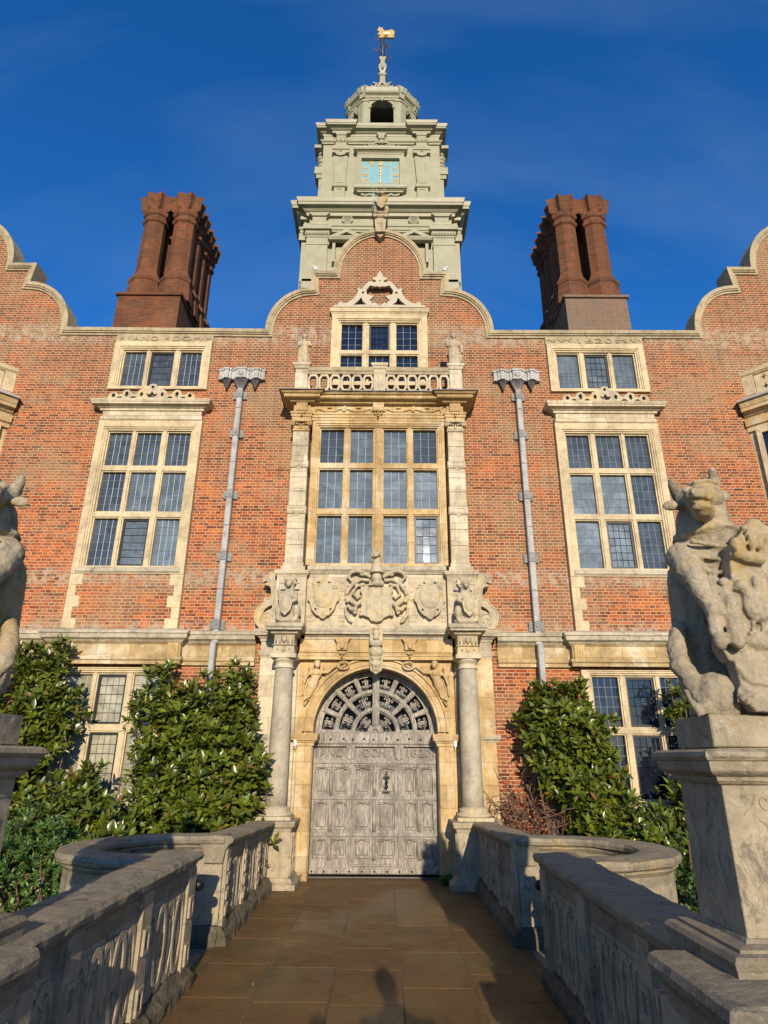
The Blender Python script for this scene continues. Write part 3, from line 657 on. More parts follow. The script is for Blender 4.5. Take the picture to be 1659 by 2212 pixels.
    # upper pedestal with scroll bracket outside
    m = MB(); m.box(e*1.13, e*1.60, 9.93, 10.36, 3.50, 4.36); a_, b_ = sorted((e*1.13, e*1.60))
    m.cornice([(a_, 10.3), (a_, 9.93), (b_, 9.93), (b_, 10.3)], 4.32, 4.42, 0.045, 0.1, sub=0.1, jit=0.003); m.box(a_+0.04, b_-0.04, 9.95, 10.3, 4.421, 4.50); m.box(a_+0.07, b_-0.07, 9.97, 10.3, 4.501, 4.57)
    m.build('upper_pedestal', 'pale_stone', port)
    sx = lambda L: [(e*x, z) for x, z in L]
    m = MB()
    brk = [(1.60, 4.40), (1.66, 4.44), (1.72, 4.43), (1.80, 4.37), (1.86, 4.31), (1.855, 4.275), (1.80, 4.30), (1.77, 4.27), (1.83, 4.245), (1.80, 4.215), (1.745, 4.215), (1.71, 4.17), (1.70, 4.08), (1.72, 4.00), (1.76, 3.985), (1.78, 4.01), (1.81, 3.99), (1.80, 3.95), (1.84, 3.91), (1.90, 3.86), (1.94, 3.78), (1.95, 3.70), (1.92, 3.60), (1.85, 3.52), (1.60, 3.505)]
    m.plate([sx(brk), sx([(1.68, 3.84), (1.76, 3.80), (1.85, 3.71), (1.84, 3.745), (1.78, 3.84), (1.72, 3.88), (1.68, 3.89)])], 10.10, 10.24)
    m.plate([sx(strip(spiral(1.765, 3.665, 0.02, 0.115, 0, 9, 36), 0.02))], 10.085, 10.11)
    m.plate([sx(strip(brk[1:8], 0.02))], 10.09, 10.11); m.plate([sx(strip(brk[10:24], 0.022))], 10.088, 10.11)
    m.build('scroll_bracket', 'carved', port)
    # upper pilaster: stacked blocks, bands, ionic capital
    m = MB(); px = 1.365*e; z = 4.575
    for z1 in (4.88, 5.16, 5.425): m.bev(px-0.15, px+0.15, 9.985, 10.36, z, z1-0.004, 0.008); z = z1
    m.bev(px-0.165, px+0.165, 9.965, 10.36, 5.426, 5.56, 0.015); z = 5.565
    for z1 in (5.84, 6.10, 6.28): m.bev(px-0.145, px+0.145, 9.985, 10.36, z, z1-0.004, 0.008); z = z1
    m.bev(px-0.16, px+0.16, 9.965, 10.36, 6.281, 6.41, 0.015); z = 6.415
    for z1 in (6.70, 6.99): m.bev(px-0.14, px+0.14, 9.985, 10.36, z, z1-0.004, 0.008); z = z1
    for zb in (5.44, 6.295): m.plate([rect(px-0.13, px+0.13, zb+0.02, zb+0.10), rect(px-0.11, px+0.11, zb+0.035, zb+0.085)], 9.957, 9.97); m.plate([[(px-0.05, zb-0.01), (px+0.05, zb-0.01), (px, zb-0.05)]], 9.97, 9.99)
    up = m.build('upper_pilaster', 'pale_stone', port)
    m = MB(); m.bev(px-0.155, px+0.155, 9.965, 10.36, 6.992, 7.03, 0.01); m.bev(px-0.14, px+0.14, 9.975, 10.36, 7.032, 7.10, 0.01); m.bev(px-0.17, px+0.17, 9.95, 10.36, 7.17, 7.215, 0.01)
    for q in (-1, 1):
        m.plate([circ(px+q*0.15, 7.13, 0.045, n=16)], 9.94, 10.05); m.plate([strip(spiral(px+q*0.15, 7.13, 0.006, 0.042, 0, 9, 26), 0.011)], 9.925, 9.945)
    for q in range(5): m.ball((px-0.08+q*0.04, 9.965, 7.13-0.012*(2-abs(q-2))), (0.018, 0.02, 0.022), 8, 6)
    m.ball((px, 9.965, 7.065), (0.022, 0.015, 0.03), 8, 6); m.build('capital', 'gold_stone' if e < 0 else 'carved', up)
    # frieze console heads
    m = MB(); kx = 0.525*e
    m.plate([[(kx-0.13, 3.345), (kx+0.13, 3.345), (kx+0.085, 3.28), (kx+0.08, 3.16), (kx-0.08, 3.16), (kx-0.085, 3.28)]], 9.93, 10.10)
    m.ball((kx, 9.935, 3.235), (0.045, 0.035, 0.06)); m.ball((kx, 9.91, 3.195), (0.03, 0.03, 0.025)); m.ball((kx-0.05, 9.93, 3.275), (0.03, 0.012, 0.012)); m.ball((kx+0.05, 9.93, 3.275), (0.03, 0.012, 0.012))
    m.plate([circ(kx, 3.125, 0.05, 0.035, 14, pi, 2*pi)], 9.94, 10.0); m.ball((kx, 9.94, 3.12), 0.014); m.ball((kx, 9.95, 3.065), 0.016)
    m.build('console_head', 'gold_stone', port)
    # cartouche
    m = MB(); kx = 0.85*e
    o_ = []
    for i in range(48):
        a = 2*pi*i/48; r = 1+0.05*cos(8*a)+(0.06 if abs(sin(a)) > 0.9 else 0); o_.append((kx+sin(a)*0.232*r*(1-0.13*(cos(a) < -0.2)), 4.0-0.01+cos(a)*0.325*r))
    hs_ = [circ(kx+q*0.085, 4.235, 0.024, 0.014, 8) for q in (-1, 1)]+[circ(kx+q*0.12, 3.80, 0.02, 0.018, 8) for q in (-1, 1)]
    m.plate([o_]+hs_, 9.965, 10.06); m.ball((kx, 9.965, 4.03), (0.165, 0.035, 0.215), 24, 14)
    for q in (-1, 1): m.plate([strip(spiral(kx+q*0.17, 4.17, 0.008, 0.045, 0, q*7, 22), 0.014)], 9.945, 9.97); m.plate([strip([(kx+q*0.20, 4.1), (kx+q*0.215, 3.95), (kx+q*0.17, 3.80), (kx+q*0.08, 3.70)], 0.022)], 9.948, 9.97)
    m.build('cartouche', 'carved', port)
    # flying figure with wreath in the spandrel
    m = MB(); B = lambda x, y, z: (e*x, y, z)
    m.ball(B(0.90, 9.985, 2.945), (0.045, 0.045, 0.058)); m.ball(B(0.905, 10.0, 2.965), (0.054, 0.04, 0.05)); cap(m, B(0.905, 10.02, 2.90), B(0.92, 10.03, 2.86), 0.024, 0.03)
    cap(m, B(0.85, 10.04, 2.835), B(0.99, 10.05, 2.83), 0.04, 0.04); m.ball(B(0.92, 10.03, 2.80), (0.085, 0.045, 0.075)); m.ball(B(0.885, 9.99, 2.81), 0.026); m.ball(B(0.945, 9.99, 2.81), 0.026)
    cap(m, B(0.93, 10.04, 2.74), B(0.98, 10.05, 2.62), 0.065, 0.085); cap(m, B(0.98, 10.05, 2.62), B(1.03, 10.07, 2.46), 0.085, 0.055); cap(m, B(1.03, 10.07, 2.47), B(1.08, 10.08, 2.36), 0.045, 0.022)
    for q in range(5): cap(m, B(0.93+q*0.022, 9.985, 2.70-q*0.012), B(0.99+q*0.022, 10.0, 2.47-q*0.012), 0.012, 0.014, 8)
    cap(m, B(0.84, 10.03, 2.83), B(0.74, 10.03, 2.83), 0.026, 0.022); cap(m, B(0.74, 10.03, 2.83), B(0.64, 10.02, 2.92), 0.022, 0.017); cap(m, B(0.64, 10.02, 2.92), B(0.57, 10.01, 2.93), 0.018, 0.02)
    cap(m, B(1.0, 10.04, 2.83), B(1.07, 10.05, 2.77), 0.026, 0.022); cap(m, B(1.07, 10.05, 2.77), B(1.10, 10.05, 2.67), 0.022, 0.018)
    for q in range(5): cap(m, B(1.05+q*0.012, 10.08, 2.90-q*0.05), B(1.12, 10.08, 2.78-q*0.07), 0.02, 0.014, 8); cap(m, B(0.80-q*0.02, 10.08, 2.92), B(0.76-q*0.01, 10.09, 2.76+q*0.01), 0.02, 0.014, 8)
    pts = [B(0.50+cos(2*pi*q/20)*0.085, 10.02, 2.93+sin(2*pi*q/20)*0.055) for q in range(21)]; m.tube(pts, 0.020, 8)
    for q in range(14): a = 2*pi*q/14; m.ball(B(0.50+cos(a)*0.088, 10.0, 2.93+sin(a)*0.057), 0.016, 6, 5)
    an = blob(m, 'angel_relief', 'gold_stone', port, 0.0065, 0)
m = MB()                                              # central entablature
m.box(-1.19, 1.19, 10.03, 10.36, 3.021, 3.345)
m.sweep([(-1.19, 10.03), (1.19, 10.03)], [(-0.01, 3.022), (0.02, 3.022), (0.02, 3.07), (0.035, 3.075), (0.035, 3.12), (0.055, 3.13), (0.055, 3.16), (-0.01, 3.16)])
m.build('entablature', 'gold_stone', port)
m = MB(); m.cornice([(-1.12, 10.03), (1.12, 10.03)], 3.335, 3.485, 0.13, 0.03, sub=0.1, jit=0.003); m.box(-1.12, 1.12, 10.05, 10.36, 3.484, 3.56); m.build('entablature_cornice', 'string', port)
m = MB(); m.box(-1.128, 1.128, 10.055, 10.36, 3.562, 4.43)
for x in (-0.56, 0.56, -1.06, 1.06):
    m.bev(x-0.055, x+0.055, 10.043, 10.06, 3.62, 4.36, 0.006)
    for q in range(5): m.ball((x, 10.042, 3.70+q*0.14), (0.03, 0.012, 0.03), 8, 6)
m.build('armorial_panel', 'pale_stone', port)
m = MB(); m.sweep([(-1.13, 10.055), (1.13, 10.055)], [(-0.1, 4.40), (0.02, 4.40), (0.04, 4.43), (0.07, 4.46), (0.07, 4.52), (0.0, 4.545), (-0.1, 4.55)], sub=0.1, jit=0.003); m.build('sill', 'string', port)
# coat of arms: mantling, shield, helm, bull crest
m = MB()
sh = [(-0.25, 4.17), (-0.27, 4.10), (-0.235, 4.05), (-0.24, 3.98), (-0.27, 3.93), (-0.24, 3.86), (-0.265, 3.78), (-0.22, 3.71), (-0.12, 3.67), (-0.085, 3.62), (0, 3.60)]
m.plate([sh+[(-x, z) for x, z in sh[-2::-1]]], 9.955, 10.07)
ex = 10.0
for e in (-1, 1):
    P3 = lambda x, y, z: (e*x, y, z)
    m.tube([P3(0.10, 9.97, 4.33), P3(0.22, 9.95, 4.40), P3(0.33, 9.95, 4.43), P3(0.42, 9.96, 4.40), P3(0.46, 9.97, 4.33), P3(0.41, 9.97, 4.27), P3(0.36, 9.97, 4.31)], [0.03, 0.035, 0.035, 0.035, 0.035, 0.03, 0.02], 8)
    m.tube([P3(0.12, 10.0, 4.28), P3(0.26, 9.98, 4.29), P3(0.38, 9.98, 4.22), P3(0.47, 9.99, 4.10), P3(0.49, 10.0, 3.98), P3(0.42, 10.0, 3.93)], [0.03, 0.03, 0.035, 0.035, 0.03, 0.02], 8)
    m.tube([P3(0.20, 10.0, 4.22), P3(0.33, 9.98, 4.18), P3(0.38, 9.98, 4.05), P3(0.30, 9.99, 3.98), P3(0.26, 9.99, 4.03)], [0.03, 0.03, 0.03, 0.025, 0.02], 8)
    m.tube([P3(0.47, 10.0, 4.0), P3(0.38, 9.97, 3.92), P3(0.29, 9.97, 3.86), P3(0.32, 9.96, 3.80), P3(0.40, 9.96, 3.80), P3(0.46, 9.97, 3.86), P3(0.50, 9.98, 3.82), P3(0.48, 10.0, 3.72), P3(0.43, 10.0, 3.63), P3(0.38, 10.0, 3.60)], [0.03, 0.04, 0.05, 0.05, 0.04, 0.03, 0.025, 0.028, 0.025, 0.02], 8)
    for q in range(7): a = 0.6+q*0.42; m.ball(P3(0.24+0.24*sin(a), 9.97, 4.02+0.30*cos(a)), (0.035, 0.03, 0.03), 8, 6)
    m.ball(P3(0.22, 9.965, 4.37), (0.06, 0.035, 0.03)); m.ball(P3(0.33, 9.965, 4.45), (0.05, 0.035, 0.03))
m.ball((0, 9.93, 4.31), (0.085, 0.07, 0.085)); m.ball((0.01, 9.93, 4.21), (0.12, 0.07, 0.045)); m.box(-0.13, 0.11, 9.89, 9.96, 4.175, 4.195)
m.lathe([(0.115, 4.385), (0.11, 4.41), (0.095, 4.44), (0.075, 4.55), (0.05, 4.64)], 0, 9.94, 16)
m.ball((-0.01, 9.90, 4.68), (0.05, 0.07, 0.05)); m.ball((-0.02, 9.84, 4.655), (0.035, 0.035, 0.03)); 
for e in (-1, 1): m.tube([(e*0.03, 9.91, 4.72), (e*0.06, 9.91, 4.76), (e*0.05, 9.91, 4.80)], [0.014, 0.011, 0.006], 6); m.ball((e*0.075, 9.91, 4.68), (0.03, 0.012, 0.016), 8, 6)
m.ball((0, 9.955, 3.95), (0.05, 0.012, 0.06))
for q in ((-0.13, 4.05), (0.12, 4.07), (0.10, 3.83), (-0.12, 3.85)): m.ball((q[0], 9.957, q[1]), (0.06, 0.010, 0.05), 10, 6)
blob(m, 'coat_of_arms', 'carved', port, 0.0065, 0)
# keystone: female term
m = MB()
m.plate([[(-0.125, 3.20), (0.125, 3.20), (0.09, 2.86), (0.0, 2.80), (-0.09, 2.86)]], 9.99, 10.14)
m.ball((0, 9.89, 3.41), (0.055, 0.055, 0.07)); m.ball((0, 9.87, 3.48), (0.05, 0.04, 0.03)); m.box(-0.10, 0.10, 9.90, 10.05, 3.25, 3.50)
m.ball((0, 9.87, 3.34), (0.05, 0.04, 0.04)); m.ball((0, 9.92, 3.26), (0.11, 0.06, 0.06)); m.ball((0, 9.95, 3.14), (0.105, 0.06, 0.09)); m.ball((-0.085, 9.93, 3.32), (0.025, 0.03, 0.05)); m.ball((0.085, 9.93, 3.32), (0.025, 0.03, 0.05))
m.ball((0, 9.97, 3.05), (0.085, 0.05, 0.06)); m.ball((0, 9.97, 2.96), (0.08, 0.05, 0.06))
for q in (-1, 0, 1): cap(m, (q*0.045, 9.96, 2.94), (q*0.035, 9.98, 2.86), 0.022, 0.016, 8)
blob(m, 'keystone_figure', 'carved', port, 0.0065, 0)
# the great window
GX = [(-1.02, -0.61), (-0.49, -0.09), (0.10, 0.50), (0.62, 1.03)]; GZ = [(6.43, 7.09), (5.57, 6.30), (4.60, 5.44)]
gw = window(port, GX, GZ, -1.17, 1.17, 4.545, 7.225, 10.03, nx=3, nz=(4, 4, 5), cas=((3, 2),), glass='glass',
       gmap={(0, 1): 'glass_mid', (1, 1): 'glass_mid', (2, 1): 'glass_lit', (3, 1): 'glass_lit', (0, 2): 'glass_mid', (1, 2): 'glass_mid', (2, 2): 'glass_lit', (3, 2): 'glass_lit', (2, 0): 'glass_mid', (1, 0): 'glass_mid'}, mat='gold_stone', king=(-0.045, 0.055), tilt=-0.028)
# upper entablature with swags and deep cornice
m = MB()
pth = [(-1.54, 10.36), (-1.54, 9.98), (-1.20, 9.98), (-1.20, 10.02), (1.20, 10.02), (1.20, 9.98), (1.54, 9.98), (1.54, 10.36)]
m.sweep(pth, [(-0.3, 7.228), (0.0, 7.228), (0.0, 7.27), (0.018, 7.28), (0.018, 7.325), (0.035, 7.335), (0.035, 7.37), (-0.02, 7.375), (-0.02, 7.56), (-0.3, 7.56)])
m.build('upper_entablature', 'gold_stone', port)
m = MB()
for c0 in (-0.88, -0.36, 0.36, 0.88):
    for q in range(9):
        t = -1+q/4; cap(m, (c0+t*0.22, 10.03, 7.44+0.06*t*t-0.02), (c0+(t+0.25)*0.22, 10.03, 7.44+0.06*(t+.25)**2-0.02), 0.024+0.012*(1-abs(t)), 0.024, 6)
    m.ball((c0, 10.02, 7.42), (0.04, 0.03, 0.03)); m.ball((c0, 10.02, 7.49), (0.05, 0.02, 0.02)); m.ball((c0-0.24, 10.02, 7.44), (0.02, 0.02, 0.04)); m.ball((c0+0.24, 10.02, 7.44), (0.02, 0.02, 0.04))
blob(m, 'swag', 'gold_stone', port, 0.0075, 0)
m = MB()
for x in (-1.37, 0.0, 1.37):
    m.bev(x-0.10, x+0.10, 9.93, 10.05, 7.38, 7.55, 0.008)
    for q in range(4): m.box(x-0.075+q*0.043, x-0.055+q*0.043, 9.918, 9.94, 7.40, 7.52)
    m.ball((x, 9.94, 7.33), (0.03, 0.03, 0.025)); m.ball((x, 9.94, 7.285), (0.018, 0.02, 0.02)); m.ball((x-0.06, 9.94, 7.34), 0.016); m.ball((x+0.06, 9.94, 7.34), 0.016)
    m.build('triglyph', 'gold_stone', port); m = MB()
m = MB()
cp = [(-1.54, 10.34), (-1.54, 9.94), (-1.18, 9.94), (-1.18, 9.99), (1.18, 9.99), (1.18, 9.94), (1.54, 9.94), (1.54, 10.34)]
m.sweep(cp, [(-0.3, 7.545), (0.03, 7.545), (0.05, 7.57), (0.12, 7.585), (0.14, 7.60), (0.14, 7.64), (0.17, 7.65), (0.20, 7.68), (-0.3, 7.69)], sub=0.15, jit=0.003)
m.build('upper_cornice', 'gold_stone', port)
m = MB(); m.sweep(cp, [(-0.5, 7.692), (0.225, 7.685), (0.225, 7.70), (-0.5, 7.725)], sub=0.12, jit=0.006); m.build('lead_flashing', 'lead_dark', port)

# ------------------------------------------------------------------ balcony balustrade
bal = empty('balcony_balustrade', (0, 9.85, 7.72))
tag(bal, 'pale stone balcony balustrade of linked oval rings above the great window', 'balustrade')
BY = 9.80
for x0, x1 in ((-1.50, -1.275), (-0.09, 0.125), (1.275, 1.50)):
    m = MB(); m.bev(x0, x1, BY-0.02, BY+0.18, 7.68, 8.17, 0.006); m.sweep([(x0, BY+0.18), (x0, BY-0.02), (x1, BY-0.02), (x1, BY+0.18)], [(-0.05, 8.15), (0.015, 8.15), (0.03, 8.20), (0.045, 8.21), (0.045, 8.26), (-0.05, 8.27)])
    m.box(x0+0.001, x1-0.001, BY-0.01, BY+0.17, 8.17, 8.262); m.build('pier', 'pale_stone', bal)
for x0, x1 in ((-1.275, -0.09), (0.125, 1.275)):
    m = MB(); m.sweep([(x0, BY+0.01), (x1, BY+0.01)], [(-0.13, 8.06), (0.0, 8.06), (0.01, 8.10), (0.03, 8.12), (0.035, 8.19), (-0.13, 8.20)], sub=0.1, jit=0.004); m.box(x0, x1, BY+0.0, BY+0.14, 7.69, 7.715); m.build('rail', 'coping', bal)
    n = 6; p = (x1-x0)/n
    for q in range(n):
        cx = x0+(q+0.5)*p; hw = p/2-0.003; o_ = [(cx-hw*.62, 7.716), (cx+hw*.62, 7.716), (cx+hw, 7.79), (cx+hw, 7.98), (cx+hw*.62, 8.058), (cx-hw*.62, 8.058), (cx-hw, 7.98), (cx-hw, 7.79)]
        i_ = [(cx+(x-cx)*0.63, 7.887+(z-7.887)*0.76) for x, z in o_]
        m = MB(); m.plate([o_, i_], BY+0.02, BY+0.11); m.build('ring', 'pale_stone', bal)
for e in (-1, 1):
    m = MB(); m.box(e*1.30, e*1.46, BY+0.17, W-0.01, 8.08, 8.20); m.box(e*1.30, e*1.46, BY+0.17, W-0.01, 7.70, 7.75)
    for q in range(2): m.box(e*1.34, e*1.42, BY+0.26+q*0.2, BY+0.32+q*0.2, 7.75, 8.08)
    m.build('side_rail', 'coping', bal)
#@@NEXT@@

# ------------------------------------------------------------------ oak door
door = empty('oak_door', (0, 10.45, 0)); tag(door, 'weathered grey oak double door with fanlight, wicket and carved date in the entrance arch', 'door')
DY = 10.42
m = MB(); m.plate([[(-0.955, 0.05), (0.955, 0.05), (0.955, 1.97), (-0.955, 1.97)]], DY, DY+0.07)
m.build('door_leaf', 'wood', door)
# rails and stiles standing proud, panels behind
cols = [(-0.90, -0.70, -0.62, -0.42), (-0.30, -0.07, 0.05, 0.29), (0.43, 0.61, 0.69, 0.86)]
rows = [(1.10, 1.47), (0.62, 0.99), (0.25, 0.50)]
hp = [rect(a, b, c_, d_) for c in cols for a, b in ((c[0], c[1]), (c[2], c[3])) for c_, d_ in rows]
hp += [rect(-0.90, -0.44, 1.605, 1.765), rect(-0.31, 0.29, 1.605, 1.765), rect(0.43, 0.88, 1.605, 1.765)]
m = MB(); m.plate([[(-0.955, 0.05), (0.955, 0.05), (0.955, 1.969), (-0.955, 1.969)]]+hp, DY-0.062, DY+0.002)
for c in cols:
    for x in ((c[1]+c[2])/2, ):
        for c_, d_ in rows: m.tube([(x, DY-0.058, c_-0.02), (x, DY-0.070, (c_+d_)/2), (x, DY-0.058, d_+0.02)], [0.028, 0.032, 0.028], 8)
m.bev(-0.96, 0.96, DY-0.088, DY-0.05, 1.80, 1.955, 0.01); m.bev(-0.955, 0.955, DY-0.078, DY-0.055, 1.515, 1.59, 0.012)
for z in (1.02, 0.53): m.bev(-0.955, 0.955, DY-0.077, DY-0.055, z+0.0, z+0.055, 0.01)
m.bev(-0.95, 0.95, DY-0.074, DY-0.055, 0.052, 0.13, 0.01)
for x in (-0.375, 0.36): m.plate([[(x-0.06, 1.61), (x, 1.575), (x+0.06, 1.61), (x+0.06, 1.77), (x, 1.80), (x-0.06, 1.77)]], DY-0.10, DY-0.04)
m.build('rails', 'wood', door)
for a, b in ((0, 1), (2, 3)):
    for ci, c in enumerate(cols):
        for c_, d_ in rows:
            m = MB(); m.bev(c[a]+0.022, c[b]-0.022, DY-0.016, DY+0.003, c_+0.03, d_-0.04, 0.014); m.plate([[(c[a], d_), (c[b], d_), (c[b], d_-0.03), ((c[a]+c[b])/2, d_-0.012), (c[a], d_-0.03)]], DY-0.04, DY-0.01); m.build('panel', 'wood', door)
m = MB(); m.plate([rect(-0.345, 0.365, 0.155, 1.515), rect(-0.325, 0.345, 0.175, 1.495)], DY-0.092, DY-0.03); m.build('wicket_frame', 'wood', door)
m = MB()
for a, b in (('ANO', -0.665), ('DOM', -0.01), ('1620', 0.655)): m.text(a, b, 1.622, DY-0.006, 0.165, 0.05, 0.36 if a != 'DOM' else 0.34)
m.build('inscription', 'wood', door)
for k in range(11):
    x = -0.86+k*0.172+(0.03*(-1)**k if k in (2, 5) else 0); m = MB(); m.lathe([(0.017, 0), (0.014, 0.012), (0.004, 0.018)], 0, 0, 8); m.v = [(x+a, DY-0.089-c, 1.875-0.012*(k % 2)+b) for a, b, c in m.v]; m.build('stud', 'black', door)
    m = MB(); m.lathe([(0.015, 0), (0.012, 0.012), (0.004, 0.016)], 0, 0, 8); m.v = [(-0.90+k*0.18+a, DY-0.075-c, 0.085+b) for a, b, c in m.v]; m.build('stud', 'black', door)
m = MB(); m.plate([circ(0.17, 1.345, 0.03), circ(0.17, 1.345, 0.008, n=8)], DY-0.095, DY-0.06); m.plate([[(0.155, 1.36), (0.185, 1.36), (0.19, 1.40), (0.17, 1.425), (0.15, 1.40)]], DY-0.09, DY-0.06)
for e in (-1, 1): m.ball((0.17+e*0.035, DY-0.08, 1.335), (0.016, 0.012, 0.012))
m.tube([(0.17, DY-0.09, 1.33), (0.16, DY-0.10, 1.27), (0.17, DY-0.11, 1.20)], 0.010, 6); m.tube([(0.17, DY-0.09, 1.33), (0.185, DY-0.10, 1.27), (0.17, DY-0.11, 1.20)], 0.010, 6); m.ball((0.17, DY-0.11, 1.205), 0.026); m.box(0.115, 0.225, DY-0.068, DY-0.055, 1.125, 1.14)
m.build('knocker', 'black', door)
# fanlight
m = MB(); FZ = 1.972; FR = 0.930
seg = []
def sect(r0, r1, a0, a1): return circ(0, FZ, r1, n=8, a0=a0, a1=a1)+circ(0, FZ, r0, n=8, a0=a1, a1=a0)
cells = []
for k in range(8):
    a0 = pi*k/8+0.050; a1 = pi*(k+1)/8-0.050
    if k == 3: a1 -= 0.02
    if k == 4: a0 += 0.02
    cells.append((sect(0.645, 0.835, a0, a1), (a0+a1)/2, 0.74, 0.09))
for k in range(4):
    a0 = pi*k/4+0.075; a1 = pi*(k+1)/4-0.075; cells.append((sect(0.375, 0.575, a0, a1), (a0+a1)/2, 0.475, 0.10))
for k in range(2):
    a0 = pi*k/2+0.05; a1 = pi*(k+1)/2-(0.05 if k else 0.12)
    if k: a0 += 0.07
    cells.append((sect(0.125, 0.305, a0, a1), (a0+a1)/2, 0.215, 0.09))
m.plate([[(-FR, FZ)]+circ(0, FZ, FR, n=40, a0=0, a1=pi)[::-1]]+[c[0] for c in cells], DY-0.03, DY+0.02) if False else None
m.plate([circ(0, FZ, FR, n=40, a0=0, a1=pi)]+[c[0] for c in cells], DY-0.03, DY+0.02)
for r0, r1 in ((0.59, 0.63), (0.32, 0.36)): m.plate([circ(0, FZ, r1, n=30, a0=0, a1=pi)+circ(0, FZ, r0, n=30, a0=pi, a1=0)], DY-0.06, DY-0.02)
m.bev(-0.055, 0.055, DY-0.09, DY-0.02, FZ+0.10, FZ+0.92, 0.012)
for k in (1, 2, 3, 5, 6, 7):
    a = pi*k/8; r0 = 0.36 if k in (2, 6) else 0.63; p = [(cos(a)*r0, FZ+sin(a)*r0), (cos(a)*0.90, FZ+sin(a)*0.90)]; m.plate([strip(p, 0.05)], DY-0.055, DY-0.02)
m.plate([circ(0, FZ, 0.125, n=16, a0=0, a1=pi)+circ(0, FZ, 0.05, n=8, a0=pi, a1=0)], DY-0.07, DY-0.02)
fan = m.build('fanlight', 'wood', door)
for cell, a, r, s_ in cells:
    m = MB(); c, sn = cos(a), sin(a); T = lambda p: (c*(r+p[1])-sn*p[0], FZ+sn*(r+p[1])+c*p[0])
    for e in (-1, 1):
        L_ = [T((e*x*s_, z*s_)) for x, z in [(0.12, -0.75), (0.15, 0.0), (0.12, 0.75)]]; m.plate([strip(L_, 0.014)], DY-0.03, DY-0.012)
        for f in (-1, 1): m.plate([strip([T((e*x*s_, f*z*s_)) for x, z in [(0.14, 0.1), (0.32, 0.45), (0.55, 0.62), (0.72, 0.42), (0.60, 0.25), (0.50, 0.33)]], 0.013)], DY-0.031, DY-0.013)
    m.plate([strip([T((-0.3*s_, 0)), T((0.3*s_, 0))], 0.02)], DY-0.029, DY-0.010)
    m.build('scroll_grille', 'wood', fan)
m = MB(); m.box(-1.0, 1.0, DY+0.25, DY+0.3, 0, 3.0); m.build('dark_passage', 'black', door)

# small white fixtures beside the imposts
for e in (-1, 1):
    m = MB(); m.bev(e*1.165, e*1.205, 10.0, 10.10, 1.76, 1.925, 0.006); m.tube([(e*1.185, 10.03, 1.76), (e*1.185, 10.03, 1.72)], 0.008, 6)
    o = m.build('light_fitting', 'white', None, (e*1.185, 10.05, 1.84)); tag(o, 'small white light fitting beside the impost '+('left' if e < 0 else 'right')+' of the arch', 'light fitting', 'light fittings beside the arch')
# floodlights on the gable shoulders
for e in (-1, 1):
    m = MB(); m.ball((e*1.33, W+0.05, 10.97), (0.05, 0.045, 0.045)); m.ball((e*1.36, W+0.02, 10.995), (0.03, 0.03, 0.028)); m.tube([(e*1.34, W+0.05, 10.95), (e*1.34, W+0.06, 10.83)], 0.012, 6)
    o = m.build('spotlight', 'white', None, (e*1.34, W+0.05, 10.84)); tag(o, 'small white spotlight on the '+('left' if e < 0 else 'right')+' shoulder of the middle gable', 'spotlight', 'spotlights on the gable shoulders')

